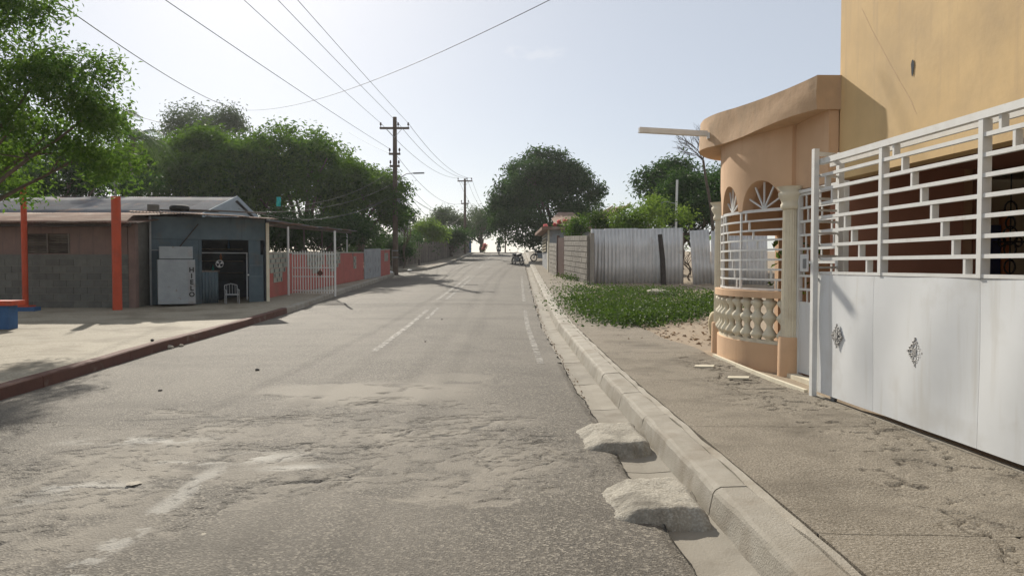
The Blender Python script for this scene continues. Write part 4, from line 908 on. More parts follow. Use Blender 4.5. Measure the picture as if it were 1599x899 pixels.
def crown_pts(lobes, n, per=9, spread=.28, shell=.55, droop=.1, flat=1.):
    """sprigs of leaves through a set of lobes (x, y, z, r), denser to the outside, with gaps"""
    L = np.array(lobes, float); w = L[:, 3] ** 2; w /= w.sum(); P_, N_, T_ = [], [], []
    ns = n // per; k = rng.choice(len(L), ns, p=w); d = sphere(ns); d[:, 2] = np.where(d[:, 2] < -.45, -d[:, 2] * .6, d[:, 2])
    rr = L[k, 3] * (shell + (1 - shell) * rng.random(ns) ** .5) * rng.uniform(.88, 1.12, ns)
    c = L[k, :3] + d * rr[:, None] * np.array([1, 1, flat])
    # gaps: drop sprigs where a coarse noise is low
    g = fbm(c[:, 0] * .9 + c[:, 2] * 1.1 + 50, c[:, 1] * .9 - c[:, 2] * .7 + 50, 3); keep = g > .40; c = c[keep]; d = d[keep]; k = k[keep]
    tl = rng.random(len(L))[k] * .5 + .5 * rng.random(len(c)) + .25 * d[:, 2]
    q = rng.normal(size=(len(c), per, 3)) * spread * np.array([1, 1, .75]); pts = (c[:, None, :] + q).reshape(-1, 3); pts[:, 2] -= droop * np.abs(rng.normal(size=len(pts))) * spread * 2
    nr = np.repeat(d * .6 + np.array([0, 0, .55]), per, 0) + rng.normal(size=(len(pts), 3)) * .55
    return pts, nr, np.clip(np.repeat(tl, per) + rng.normal(size=len(pts)) * .12, 0, 1)
def autolobes(c, r, n, k=.42, seed=None):
    c = np.array(c, float); r = np.array(r, float); out = [(c[0], c[1], c[2], min(r) * .62)]
    for i in range(n):
        for _ in range(20):
            d = sphere(1)[0]
            if d[2] > -.5: break
        f = rng.uniform(.52, .78); out.append((*(c + d * r * f), min(r) * k * rng.uniform(.7, 1.25)))
    return out
def trunk(mb, base, top, r0, r1, lean=.2, n=7):
    base = Vector(base); top = Vector(top); pts = []; rad = []
    for i in range(n + 1):
        t = i / n; p = base.lerp(top, t) + Vector((math.sin(t * 5 + base.x), math.cos(t * 4 + base.y), 0)) * lean * t * (1 - t) * 2; pts.append(p); rad.append(r0 + (r1 - r0) * t ** .8)
    rad[0] *= 1.35; mb.tube(pts, rad, 9); return pts
def tree(name, label, base, lobes, n, size, lm, r0=.22, fork=.35, group=None, asp=.42, per=9, spread=.28, shell=.5, flat=1., limbs=9, cat='tree'):
    o = thing(name, label, cat, base, group); L = sorted(lobes, key=lambda q: -q[3])
    cx = np.average([q[0] for q in lobes]); cy = np.average([q[1] for q in lobes]); cz = np.average([q[2] for q in lobes]); b = Vector(base)
    mb = MB(); fk = b.lerp(Vector((cx, cy, cz)), fork); trunk(mb, b, fk, r0, r0 * .72)
    mb.build('trunk', M['bark'], o)
    for q in L[:limbs]:
        lb = MB(); e = Vector(q[:3]); pts = trunk(lb, fk - UP * U(0, .3), e, r0 * .5, r0 * .12, .5)
        for _ in range(3): a = pts[random.randint(3, 6)]; lb.tube([a, a + Vector((U(-1, 1), U(-1, 1), U(.1, 1))).normalized() * q[3] * .8], [r0 * .16, r0 * .04], 5)
        lb.build('limb', M['bark'], o)
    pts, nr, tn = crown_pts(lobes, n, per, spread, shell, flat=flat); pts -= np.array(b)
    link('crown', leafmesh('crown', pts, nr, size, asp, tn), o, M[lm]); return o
def gz(x, y): return zr(float(y)) + .1
def lob(px, py, Y, rpx, dy=0): p = P(px, py, Y); return (p.x, p.y + dy, p.z, rpx * Y / FPX)

# near tree whose branches hang in from the left
nl = [lob(*q) for q in ((-60, 120, 15.5, 120), (20, 175, 15, 80), (70, 215, 15.2, 78), (115, 250, 15.4, 62), (128, 165, 15.0, 40), (165, 112, 14.6, 28), (150, 195, 15.2, 40), (60, 130, 14.5, 50), (25, 265, 15.6, 60), (95, 300, 15.8, 34), (35, 300, 16, 36), (20, 25, 14.2, 55), (68, 22, 14, 32), (-40, -30, 14.5, 100), (-90, 230, 16, 100), (150, 285, 15.8, 22))]
nl += [(-7.95, 14.6, 4.3, .6), (-8.1, 14.0, 5.0, .7), (-7.8, 15.2, 3.6, .45), (-8.3, 14.7, 4.4, .8), (-8.5, 15.5, 3.5, .75), (-8.9, 14.2, 5.0, .9), (-10.6, 13.6, 6.6, 1.7), (-9.6, 12.4, 5.4, 1.1), (-13.5, 12.5, 6, 1.8), (-14.5, 15, 5, 1.8), (-12, 11.5, 7.2, 1.4), (-9.3, 14.2, 4.2, .8)]
tree('shade_tree', 'bright green shade tree reaching in from the left edge over the plaza', (-13.2, 15.2, gz(-13, 15)), nl, 72000, .105, 'leaf_near', .16, .42, per=8, spread=.15, shell=.2, limbs=14)

MT = 'mango trees behind the shop and garden wall'
def bigtree(name, label, cpx, cpy, Y, wpx, hpx, n, size, lm, nl=16, k=.42, base=None, group=None, **kw):
    c = P(cpx, cpy, Y); rx = wpx * Y / FPX / 2; rz = hpx * Y / FPX / 2
    lobes = autolobes(c, (rx, min(rx, 4.2), rz), nl, k); b = base or (c.x, c.y, gz(c.x, c.y) - .1)
    return tree(name, label, b, lobes, n, size, lm, group=group, **kw)
bigtree('mango_tree', 'dense mango tree behind the shop roof, left of the mango group', 345, 288, 42, 225, 200, 32000, .26, 'leaf_mango', 34, .30, group=MT, r0=.3, spread=.24)
bigtree('mango_tree', 'broad mango tree in the middle of the group above the porch', 465, 288, 45, 225, 212, 33000, .27, 'leaf_mango', 34, .30, group=MT, r0=.3, spread=.24)
bigtree('mango_tree', 'dark mango tree beside the utility pole, right of the group', 563, 325, 46.5, 160, 190, 25000, .26, 'leaf_mango', 26, .32, group=MT, r0=.26, spread=.24)
bigtree('mango_tree', 'low dark tree crown over the pink garden wall', 500, 370, 40, 190, 80, 11000, .22, 'leaf_dark', 14, group=MT, r0=.16, spread=.3)
bigtree('tall_tree', 'tall grey green tree rising behind the mango trees', 325, 225, 62, 130, 150, 15000, .26, 'leaf_grey', 14, r0=.3, spread=.36, shell=.3)
bigtree('dense_tree', 'dark tree behind the grey roof at the far left', 105, 285, 38, 175, 130, 13000, .22, 'leaf_dark', 14, r0=.22, spread=.3)
bigtree('dense_tree', 'dark tree half hidden behind the near shade tree', 15, 270, 41, 190, 170, 12000, .24, 'leaf_dark', 14, r0=.22, spread=.32)
bigtree('dense_tree', 'shaded tree between the palm and the mango trees', 240, 272, 45, 130, 130, 14000, .25, 'leaf_mango', 12, r0=.22, spread=.34)
bigtree('young_tree', 'sparse young tree just right of the utility pole', 630, 345, 50, 46, 70, 2200, .2, 'leaf_dark', 8, r0=.07, spread=.28, shell=.2)
bigtree('leafy_shrub', 'bright green shrub behind the plank fence', 668, 370, 66, 70, 52, 5500, .24, 'leaf_light', 10, r0=.1, spread=.34, cat='shrub')
bigtree('acacia_tree', 'flat topped acacia behind the plank fence', 712, 345, 84, 120, 46, 9000, .26, 'leaf_grey', 14, .5, r0=.22, spread=.45, flat=.6, shell=.2)
bigtree('dense_tree', 'dark tree closing the street on the left of the crest', 752, 358, 94, 62, 66, 6500, .32, 'leaf_dark', 10, r0=.25, spread=.45)
bigtree('dense_tree', 'dark tree low behind the plank fence near the second pole', 705, 376, 72, 90, 44, 6500, .28, 'leaf_dark', 10, r0=.15, spread=.4)
bigtree('dense_tree', 'dark undergrowth tree behind the start of the plank fence', 640, 388, 62, 70, 44, 4500, .26, 'leaf_dark', 8, r0=.1, spread=.35)
HG = 'undergrowth behind the garden wall'
for k, (px, py, Y, w, h, lab) in enumerate(((430, 375, 36, 80, 95, 'dark undergrowth shrub behind the shop end of the pink wall'), (505, 378, 41, 110, 100, 'dark undergrowth shrub behind the middle of the pink wall'), (575, 385, 48.5, 95, 85, 'dark undergrowth shrub behind the grey metal door'), (612, 390, 53, 60, 65, 'dark undergrowth shrub behind the utility pole'), (215, 300, 35.5, 80, 70, 'dark shrub in front of the palm trunks'), (300, 335, 40, 190, 90, 'dark undergrowth shrub behind the pale blue gable'))):
    bigtree('leafy_shrub', lab, px, py, Y, w, h, 5200, .22, 'leaf_dark', 10, .5, r0=.06, spread=.32, shell=.2, cat='shrub', group=HG)
# right side
bl = autolobes(P(850, 310, 66), (4.6, 4.2, 3.9), 24, .36) + [lob(*q) for q in ((835, 250, 66, 18), (845, 240, 66, 9), (868, 248, 66, 14), (905, 285, 66, 22), (935, 300, 65, 12), (895, 262, 66, 10), (795, 275, 66, 18), (780, 300, 66, 14), (775, 330, 66, 16), (800, 350, 64, 22), (815, 375, 63, 14), (925, 315, 66, 16), (787, 268, 66, 7), (938, 292, 65, 6), (880, 242, 66, 6), (822, 245, 66, 6), (900, 340, 64, 36), (860, 365, 66, 30), (785, 345, 64, 20), (830, 355, 62, 30), (880, 372, 62, 30), (905, 368, 63, 28), (935, 345, 63, 20), (790, 372, 64, 14), (775, 352, 65, 14), (845, 380, 62, 22), (870, 388, 60, 16), (850, 275, 65, 24), (875, 265, 66, 16), (812, 262, 66, 13), (858, 238, 66, 8))]
tree('almond_tree', 'large dark tree overhanging the right of the street near the crest', (4.4, 67, gz(4.4, 67)), bl, 60000, .30, 'leaf_dark', .38, .3, spread=.30, shell=.4)
bigtree('dense_tree', 'dense dark tree behind the corrugated fence', 1062, 315, 50, 165, 150, 24000, .25, 'leaf_dark', 28, .32, r0=.26, spread=.26)
bigtree('dense_tree', 'lower dark tree behind the gap in the corrugated fence', 1095, 328, 43, 135, 145, 16000, .22, 'leaf_dark', 16, r0=.18, spread=.26)
bigtree('dense_tree', 'dark tree half hidden behind the peach house', 1150, 300, 44, 130, 150, 9000, .24, 'leaf_dark', 12, r0=.22, spread=.34)
bigtree('leafy_shrub', 'light green leafy shrub spilling over the corrugated fence', 1015, 346, 37.5, 150, 68, 9500, .17, 'leaf_light', 14, .5, r0=.06, spread=.26, shell=.2, cat='shrub')
bigtree('leafy_shrub', 'green vine shrub on top of the block wall by the fence corner', 950, 354, 39, 76, 48, 4500, .16, 'leaf_weed', 9, .5, r0=.05, spread=.24, shell=.2, cat='shrub')
bigtree('leafy_shrub', 'light green shrub showing in the gap of the fence', 1078, 385, 36.5, 46, 60, 2200, .18, 'leaf_light', 8, .5, r0=.05, spread=.24, shell=.2, cat='shrub')
bigtree('flowering_shrub', 'green bougainvillea bush spilling over the near block wall', 897, 360, 43, 50, 34, 2600, .15, 'leaf_mango', 9, .5, r0=.05, spread=.22, shell=.2, cat='shrub')
def blossoms(label, spots, Y, n=90):
    pts = []; base = P(spots[0][0], spots[0][1], Y); 
    for px, py, r in spots: c = np.array(P(px, py, Y)); pts.append(c + sphere(n) * (r * Y / FPX) * rng.random((n, 1)) ** .4)
    pts = np.concatenate(pts); o = thing('flowering_shrub', label, 'shrub', (base.x, base.y, gz(base.x, base.y)))
    link('blossom', leafmesh('blossom', pts - np.array(o.location), rng.normal(size=pts.shape) + [0, 0, .5], .15, .8), o, M['petal'])
    sm = MB(); 
    for px, py, r in spots: e = P(px, py, Y); sm.tube([(base.x, base.y + .2, base.z - 2.2), ((base.x + e.x) / 2, Y + .2, base.z - .6), e], [.03, .02, .008], 5)
    sm.build('stem', M['bark'], o)
    q = np.concatenate([np.array(P(px, py + r * .6, Y + .15)) + rng.normal(size=(120, 3)) * r * Y / FPX * .6 for px, py, r in spots]); link('foliage', leafmesh('foliage', q - np.array(o.location), rng.normal(size=q.shape) + [0, 0, .6], .16), o, M['leaf_mango'])
blossoms('bougainvillea with coral pink blossom above the small grey house', [(852, 353, 2.8), (866, 351, 2.5), (873, 347, 3), (882, 345, 2.6)], 50)
blossoms('small pink flowering bush on the left pavement near the crest', [(757, 383, 3.4), (755, 388, 3)], 84, 120)
# bare tree
bt = thing('bare_tree', 'leafless twiggy tree top above the peach house canopy', 'tree', (*P(1122, 300, 40).xy, gz(0, 40)))
c = P(1098, 250, 40); mb = MB(); trunk(mb, bt.location, c, .12, .06); mb.build('trunk', M['bark'], bt); tw = MB()
def twig(p, d, L, r, lv):
    e = p + d * L; mid = (p + e) / 2 + Vector((U(-.1, .1), 0, U(-.1, .1))) * L; tw.tube([p, mid, e], [r, r * .8, r * .55], 5, False)
    if lv:
        for _ in range(4): twig(p.lerp(e, U(.4, 1)), (d + Vector((U(-1, 1), U(-.6, .6), U(-.5, .8)))).normalized(), L * U(.5, .75), r * .55, lv - 1)
for a in (-1.6, -1.1, -.6, -.2, .3): twig(c, Vector((a, U(-.3, .3), .9)).normalized(), U(.8, 1.15), .03, 3)
tw.build('twigs', M['bark'], bt)
# coconut palms
def palm(px, py, Y, n, Lf, lab):
    c = P(px, py, Y); o = thing('palm_tree', lab, 'palm', (c.x + .5, c.y, gz(c.x, c.y)), 'coconut palms'); mb = MB(); trunk(mb, o.location, c, .17, .12, .6, 10); mb.build('trunk', M['palmbark'], o)
    for i in range(n):
        az = 2 * math.pi * i / n + U(-.2, .2); el = U(-.1, 1.0); d = Vector((math.cos(az), math.sin(az), 0)); pts = []; v = []; f = []; K = 26
        for j in range(K + 1):
            t = j / K; pts.append(c + d * Lf * (t * math.cos(el) * (1 - .12 * t)) + UP * Lf * (t * math.sin(el) - (.55 + .25 * (1 - el)) * t * t))
        sd_ = d.cross(UP)
        for j in range(2, K):
            t = j / K; a = pts[j]; tg = (pts[j + 1] - pts[j - 1]).normalized()
            for s in (-1, 1):
                l = Lf * .26 * math.sin(math.pi * min(1, t * .92 + .08)) ** .7; tip = a + (sd_ * s * .8 + tg * .6 - UP * U(.25, .6)).normalized() * l; w = tg * .028
                k = len(v); v += [a - w, a + w, tip]; f.append((k, k + 1, k + 2))
        mbf = MB().add(v, f); mbf.tube(pts, [.022 * (1 - j / K) + .006 for j in range(K + 1)], 5, False); q = mbf.build('frond', M['palmleaf'], o)
        at = q.data.attributes.new('tint', 'FLOAT', 'POINT'); at.data.foreach_set('value', np.full(len(q.data.vertices), U(.1, .9), np.float32))
palm(208, 215, 37, 17, 2.6, 'coconut palm with ragged fronds left of the tall tree'); palm(178, 192, 41, 15, 2.6, 'coconut palm half hidden behind the near shade tree')
# banana-like plant behind the fence
bnp = thing('banana_plant', 'broad leaved banana plant behind the second corrugated panel', 'plant', (*P(1098, 370, 38).xy, gz(0, 38)))
for i in range(7):
    a = i * .9; d = Vector((math.cos(a), math.sin(a), 0)); c = Vector(bnp.location) + UP * 1.7; v = []; K = 8; L = U(1.3, 1.8); sd_ = d.cross(UP)
    for j in range(K + 1):
        t = j / K; q = c + d * L * t * .7 + UP * L * (t * .95 - .7 * t * t); w = .24 * math.sin(math.pi * (t * .9 + .08)); v += [q - sd_ * w - UP * w * .25, q, q + sd_ * w - UP * w * .25]
    f = [(3 * j + s, 3 * j + 1 + s, 3 * j + 4 + s, 3 * j + 3 + s) for j in range(K) for s in (0, 1)]; q = MB().add(v, f, True).build('leaf', M['leaf_light'], bnp)
    q.data.attributes.new('tint', 'FLOAT', 'POINT').data.foreach_set('value', np.full(len(q.data.vertices), U(.2, .8), np.float32))
MB().tube([bnp.location, Vector(bnp.location) + UP * 1.75], [.1, .06], 8).build('stem', M['leaf_light'], bnp)
# weeds on the vacant lot
def weedfield(name, label, cells, n, size, lm):
    pts = []
    while sum(len(q) for q in pts) < n:
        px = rng.uniform(882, 1125, 4000); py = rng.uniform(440, 520, 4000)
        lo = np.interp(px, [885, 890, 905, 940, 990, 1010, 1060, 1100, 1122], [452, 470, 488, 505, 513, 508, 500, 494, 490]); hi = np.interp(px, [885, 920, 1000, 1122], [444, 448, 452, 458])
        k = (py < lo) & (py > hi) & (fbm(px * .06, py * .16, 4) > .45); px = px[k][:500]; py = py[k][:500]
        pts.append(np.array([tuple(G(a, b, .12)) for a, b in zip(px[:60], py[:60])]))
    return np.concatenate(pts)
cx = weedfield('weeds', '', None, 860, .1, '')
sp_n = 26; h = rng.random((len(cx), sp_n)); base = cx[:, None, :] + np.concatenate([rng.normal(size=(len(cx), sp_n, 2)) * (.14 + .012 * cx[:, None, 1:2]) , (h[..., None] ** 1.6) * .24], -1)
pts = base.reshape(-1, 3); wd_ = link('weeds', leafmesh('weeds', pts, rng.normal(size=pts.shape) * .6 + [0, -.1, .8], .085, .55, np.clip(h.ravel() * .7 + rng.normal(size=h.size) * .2, 0, 1)), None, M['leaf_weed']); tag(wd_, 'low green weeds covering the vacant lot before the corrugated fence', 'weeds', kind='stuff')
q = []; 
for (px, py, r, nn) in ((890, 437, 10, 260), (900, 440, 8, 160), (905, 475, 14, 200), (1000, 508, 16, 160), (1115, 470, 10, 130)):
    c = np.array(G(px, py, .12)); q.append(c + rng.normal(size=(nn, 3)) * np.array([r * c[1] / FPX, r * c[1] / FPX * 1.2, .10]) + [0, 0, .16])
q = np.concatenate(q); tag(link('weed_tufts', leafmesh('weed_tufts', q, rng.normal(size=q.shape) * .7 + [0, 0, .7], .11, .5), None, M['leaf_weed']), 'taller weed tufts growing at the foot of the block wall', 'weeds', kind='stuff')
q = np.array([tuple(G(a, b, .115)) for a, b in zip(rng.uniform(960, 1120, 340), rng.uniform(462, 540, 340))]); q[:, 2] += .01
tag(link('litter', leafmesh('litter', q, rng.normal(size=q.shape) * .4 + [0, 0, 1], .10, .5), None, M['drygrass']), 'dry leaves and twigs scattered over the bare dirt lot', 'litter', kind='stuff')

# ------------------------------------------------------------------ corrugated fence, block walls, small house
fz0 = gz(0, 35.) - .02
fa = P(921, 450, 34.6); fb = P(1066, 455, 34.0)
fe = thing('corrugated_fence', 'row of upright corrugated zinc sheets closing the vacant lot', 'fence', (fa.x, fa.y, fz0))
al = Vector((fb.x - fa.x, fb.y - fa.y, 0)).normalized(); sh = sheetmesh(.86, 2.5, pitch=.172, amp=.03, m=M['zinc'], nl=3)
Lf = (fb - fa).length; k = int(Lf / .8) + 1
for i in range(k):
    p = Vector((fa.x, fa.y, fz0)) + al * (i * (Lf - .86) / (k - 1)) + Vector((0, -.004 - .02 * (i % 2), U(-.015, .015)))
    link('sheet', sh, fe, None, p - fe.location, (Matrix((al, UP, al.cross(UP))).transposed() @ Matrix.Rotation(U(-.02, .02), 3, 'Z')).to_euler(), (1, U(.99, 1.01), 1))
for t in (0, .33, .66, 1): p = fa.lerp(fb, t); MB().box(p.x - .04, p.x + .04, p.y + .03, p.y + .11, fz0 - .3, fz0 + 2.3).build('post', M['wood'], fe)
for z in (.4, 2.1): MB().bar((fa.x, fa.y + .06, fz0 + z), (fb.x, fb.y + .06, fz0 + z), .05).build('rail', M['wood'], fe)
pp = P(1036, 458, 33.2); tag(MB().tube([(pp.x, pp.y, fz0 - .2), (pp.x - .03, pp.y + .1, fz0 + 1.1), (pp.x - .12, pp.y + .25, fz0 + 2.2)], [.13, .12, .10], 9).build('leaning_post', M['darkwood']), 'dark weathered timber post leaning against the corrugated fence', 'post')
fe2 = thing('corrugated_fence', 'separate corrugated zinc panel right of the fence gap', 'fence', (P(1082, 455, 33.6).x, 33.6, fz0))
for i in range(4):
    link('sheet', sh, fe2, None, Vector((.82 * i, -.02 * (i % 2), U(-.1, 0))), (Matrix(((1, 0, 0), (0, 0, 1), (0, -1, 0))).transposed() @ Matrix.Rotation(.07 if i == 0 else .02, 3, 'Z')).to_euler(), (1, .96, 1))
for x in (.9, 2.6): MB().box(fe2.location.x + x - .04, fe2.location.x + x + .04, 33.64, 33.72, fz0 - .3, fz0 + 2.2).build('post', M['wood'], fe2)
# walls along the right pavement
w1a = G(919, 443, .15); w1b = G(883, 433.5, .15); w2a = G(871, 431, .15); w2b = G(859, 425, .15)
bw = thing('block_wall', 'bare concrete block wall along the right pavement at the fence corner', 'wall', w1a)
hh = Zat(364, w1a.y) - w1a.z; blockwall(bw, w1a.xy, w1b.xy, 9, hh / 9, .52, .16, BLK, M['mortar'], (w1a.z - .1, w1b.z - .1), jt=.032)
v = w1a + Vector((.07, -.02, 0)); MB().box(v.x - .02, v.x + .16, v.y - .16, v.y - .02, v.z - .2, v.z + hh).build('end_post', M['block'], bw)
bd_ = thing('yard_door', 'brown metal yard door between the two block walls', 'door', w1b.lerp(w2a, .5)); d = w2a - w1b; n = Vector((-d.y, d.x, 0)).normalized()
if n.x > 0: n = -n
hD = Zat(371, w1b.y) - w1b.z
MB().prism([w1b.lerp(w2a, .12), w1b.lerp(w2a, .92), w1b.lerp(w2a, .92) + UP * hD, w1b.lerp(w2a, .12) + UP * hD], n * .05).build('leaf', M['brown'], bd_)
for t in (.03, .96): q = w1b.lerp(w2a, t); MB().box(q.x - .07, q.x + .07, q.y - .07, q.y + .07, q.z - .1, q.z + hD + .12).build('jamb', M['brown'], bd_)
bw2 = thing('block_wall', 'far block wall between the brown yard door and small house', 'wall', w2a)
hh2 = Zat(377, w2a.y) - w2a.z; blockwall(bw2, w2a.xy, w2b.xy, 8, hh2 / 8, .52, .16, BLK, M['mortar'], (w2a.z - .1, w2b.z - .1), jt=.032)
sh_ = thing('small_house', 'small grey roadside house with barred window and red roof edge', 'house', w2b)
a = w2b + Vector((.0, .3, 0)); b = G(847, 415, .15); z0 = a.z - .2; zt_ = Zat(359, a.y)
d = (b - a); d.z = 0; n = Vector((d.y, -d.x, 0)).normalized()
if n.x > 0: n = -n
def q4(a, b, z0, z1, dep): return MB().prism([(a.x, a.y, z0), (b.x, b.y, z0), (b.x, b.y, z1), (a.x, a.y, z1)], -n * dep)
q4(a, b, z0, zt_, 4).build('wall', M['grey'], sh_)
t0, t1 = a.lerp(b, .35), a.lerp(b, .9); wn = q4(t0 + n * .03, t1 + n * .03, z0 + 1.5, zt_ - .45, .02).build('window', M['shopdark'], sh_)
for k in range(6): z = z0 + 1.55 + k * .2; MB().bar(t0 + n * .06 + UP * (z - t0.z), t1 + n * .06 + UP * (z - t1.z), .04).build('bar', M['cream'], wn)
for k in range(6): q = t0.lerp(t1, k / 5) + n * .06; MB().bar((q.x, q.y, z0 + 1.5), (q.x, q.y, zt_ - .45), .04).build('bar', M['cream'], wn)
q4(a.lerp(b, -.04) + n * .5, a.lerp(b, 1.1) + n * .5, zt_, zt_ + .18, 5).build('roof', M['rust'], sh_)
q4(a.lerp(b, 0) + n * .12, a.lerp(b, .06) + n * .12, z0, zt_, .1).build('pilaster', M['cream'], sh_)
tag(MB().prism([P(868, 352, 50), P(880, 340, 53), P(905, 340, 53), P(905, 352, 50)], (0, 6, .8)).build('domed_roof', M['rust'], None), 'rust red roof showing behind the bougainvillea', 'roof')
gh_ = thing('gabled_house', 'low house with pale gable verges behind the vine covered wall', 'house', (*P(955, 380, 46).xy, gz(0, 46)))
for (x0, y0, x1, y1, Y) in ((921, 343, 957, 322, 46), (934, 350, 984, 318, 44.5)):
    p, q = P(x0, y0, Y), P(x1, y1, Y + 3.5); MB().bar(p, q, .05, .10).build('verge_board', M['beige'], gh_)
p, q = P(921, 345, 46.1), P(957, 324, 49.6); r = P(934, 352, 44.6); s = P(984, 320, 48.1)
MB().prism([p, q, s, r], (0, 0, -.06)).build('roof', M['rust'], gh_); MB().box(r.x - .6, s.x + .5, 46.6, 50.5, .9, min(p.z, r.z) + .3).build('wall', M['grey'], gh_)
# lamp pole behind
lp = thing('yard_lamp', 'yard lamp on a pale pole behind the corrugated fence', 'lamp', (*P(1054, 380, 41).xy, gz(0, 41))); b0 = lp.location; tz = Zat(281, 41)
MB().tube([b0, (b0.x + .1, b0.y, tz)], .06, 8).build('pole', M['wsteel'], lp); e = P(1024, 321, 41)
MB().tube([(b0.x + .06, b0.y, e.z + .1), ((b0.x + e.x) / 2, b0.y, e.z + .22), e], .025, 6).build('arm', M['steel'], lp); MB().obox(e, (-.26, 0, -.12), (0, .12, 0), (-.03, 0, .07)).build('lamp_head', M['white_pl'], lp)

# ------------------------------------------------------------------ plank fence on the left
pf = thing('plank_fence', 'weathered fence of uneven vertical wooden planks along the left pavement', 'fence', G(625, 419, .15))
fpts = [P(612, 400, 50.5), P(628, 400, 53.5), P(668, 400, 60), P(695, 400, 68), P(716, 400, 78), P(733, 400, 90)]; plank = setmat(unit_block(), M['wood'])
tot = 0
for a, b in zip(fpts, fpts[1:]):
    d = Vector((b.x - a.x, b.y - a.y, 0)); L = d.length; d.normalize(); ang = math.atan2(d.y, d.x); nk = int(L / .19)
    for k in range(nk):
        c = Vector((a.x, a.y, 0)) + d * (k + .5) * L / nk; hgt = U(1.35, 1.75); zz = zr(c.y) + .05 + hgt / 2
        link('plank', plank, pf, None, Vector((c.x, c.y + U(-.03, .03), zz)) - origin(pf), (U(-.03, .03), U(-.04, .04), ang), (L / nk * U(.75, .97), .03, hgt))
    MB().bar((a.x - .06, a.y + .05, zr(a.y) + 1.0), (b.x - .06, b.y + .05, zr(b.y) + 1.0), .05, .08).build('rail', M['darkwood'], pf)
bq = P(648, 405, 55); bz = zr(55.) + .15; rb = thing('roadside_bench', 'small dark bench in front of the plank fence', 'bench', (bq.x, 55, bz))
MB().box(bq.x - .55, bq.x + .35, 54.8, 55.1, bz + .40, bz + .45).build('seat', M['wood'], rb)
for dx in (-.5, .3): MB().box(bq.x + dx - .03, bq.x + dx + .03, 54.82, 55.08, bz, bz + .40).build('leg', M['darkwood'], rb)
wh = thing('white_house', 'white gabled house showing behind trees right of the utility pole', 'house', (*P(632, 380, 70).xy, gz(0, 70)))
a, b = P(619, 372, 69), P(645, 372, 69); zz = Zat(362, 69)
MB().box(a.x, b.x, 69, 74, 1.5, zz).build('wall', M['white_pl'], wh); MB().prism([(a.x - .2, 68.9, zz), (b.x + .3, 68.9, zz), ((a.x + b.x) / 2 - .3, 68.9, Zat(350, 69))], (0, 5.2, 0)).build('roof', M['grey'], wh)
bs = thing('blue_stall', 'small blue painted stall at the end of the plank fence', 'stall', (*P(738, 390, 92).xy, zr(92.)))
c = bs.location; MB().box(c.x - 2.6, c.x - .2, 91, 93, c.z, c.z + 1.6).build('wall', M['bluepaint'], bs); MB().box(c.x - 2.8, c.x, 90.6, 93.2, c.z + 1.602, c.z + 1.7).build('roof', M['steel'], bs)

# ------------------------------------------------------------------ utility poles and lines
def pole(px, Y, top_py, arms, lab, r=.15):
    p = P(px, 300, Y); z0 = zr(Y) + .1; zt = Zat(top_py, Y); o = thing('utility_pole', lab, 'utility pole', (p.x, Y, z0), 'street utility poles')
    MB().tube([(p.x, Y, z0 - .3), (p.x, Y, (z0 + zt) / 2), (p.x, Y, zt)], [r, r * .86, r * .68], 12).build('shaft', M['pole'], o); tips = []
    for (z, half) in arms:
        ca = MB().box(p.x - half, p.x + half, Y - .19, Y - .09, z - .06, z + .06).build('crossarm', M['pole'], o)
        for s in (-1, 1):
            if half > .5: MB().bar((p.x + s * half * .55, Y - .2, z - .03), (p.x, Y - .16, z - .55), .03, .02).build('brace', M['steel'], ca)
        for x in (-half + .06, .22 if half > .5 else half - .06, half - .06) if half > .5 else (-half + .05, half - .05):
            MB().lathe((p.x + x, Y - .14, z + .06), [(.02, 0), (.02, .1), (.06, .13), (.065, .19), (.04, .22), (.05, .26), (.02, .29)], 8).build('insulator', M['insul'], ca); tips.append(Vector((p.x + x, Y - .14, z + .3)))
    return o, p, z0, zt, tips
YM = 45.5
o, pm, z0m, ztm, tm = pole(617, YM, 183, [(Zat(201, YM), .88), (Zat(241, YM), .34), (Zat(260, YM), .3)], 'tall wooden utility pole with two-pin crossarm and street light by the pink wall', .17)
lb_ = Zat(292, YM); arm = MB().tube([(pm.x + .1, YM, lb_), (pm.x + .25, YM, lb_ + .5), (pm.x + .7, YM - .1, lb_ + .78), (pm.x + 1.15, YM - .2, lb_ + .8)], .028, 8).build('lamp_arm', M['steel'], o)
MB().obox((pm.x + 1.45, YM - .22, lb_ + .80), (.32, 0, .01), (0, .10, 0), (0, 0, .035)).build('lamp_head', M['steel'], arm)
for z in (.9, 1.3): MB().lathe((pm.x, YM, z0m + z), [(.18, 0), (.18, .05)], 12).build('band', M['steel'], o)
MB().box(pm.x + .12, pm.x + .34, YM - .12, YM + .08, Zat(318, YM), Zat(309, YM)).build('junction_box', M['steel'], o)
o2_, p2_, z02, zt2, t2 = pole(726, 78, 279, [(Zat(283, 78), .75), (Zat(318, 78), .4)], 'second utility pole farther up the left pavement')
o3_, p3_, z03, zt3, t3 = pole(751, 104, 326, [(Zat(330, 104), .75)], 'third utility pole in the trees near the crest')
o4_, p4_, z04, zt4, t4 = pole(789, 112, 352, [(Zat(356, 112), .6)], 'thin distant pole standing just beyond the crest', .12)
def wire(a, b, sag, lab, r=.0095, grp='overhead lines', n=24):
    a = Vector(a); b = Vector(b); pts = [a.lerp(b, i / n) - UP * sag * 4 * (i / n) * (1 - i / n) for i in range(n + 1)]
    mb = MB().tube(pts, r, 5, False); tag(mb.build('overhead_wire', M['wire']), lab, 'wire', grp)
def thru(a, px, py, Y, k=2.0):                # continue past a sighted point to the next pole behind the viewer
    q = P(px, py, Y); return a, a + (q - a) * k
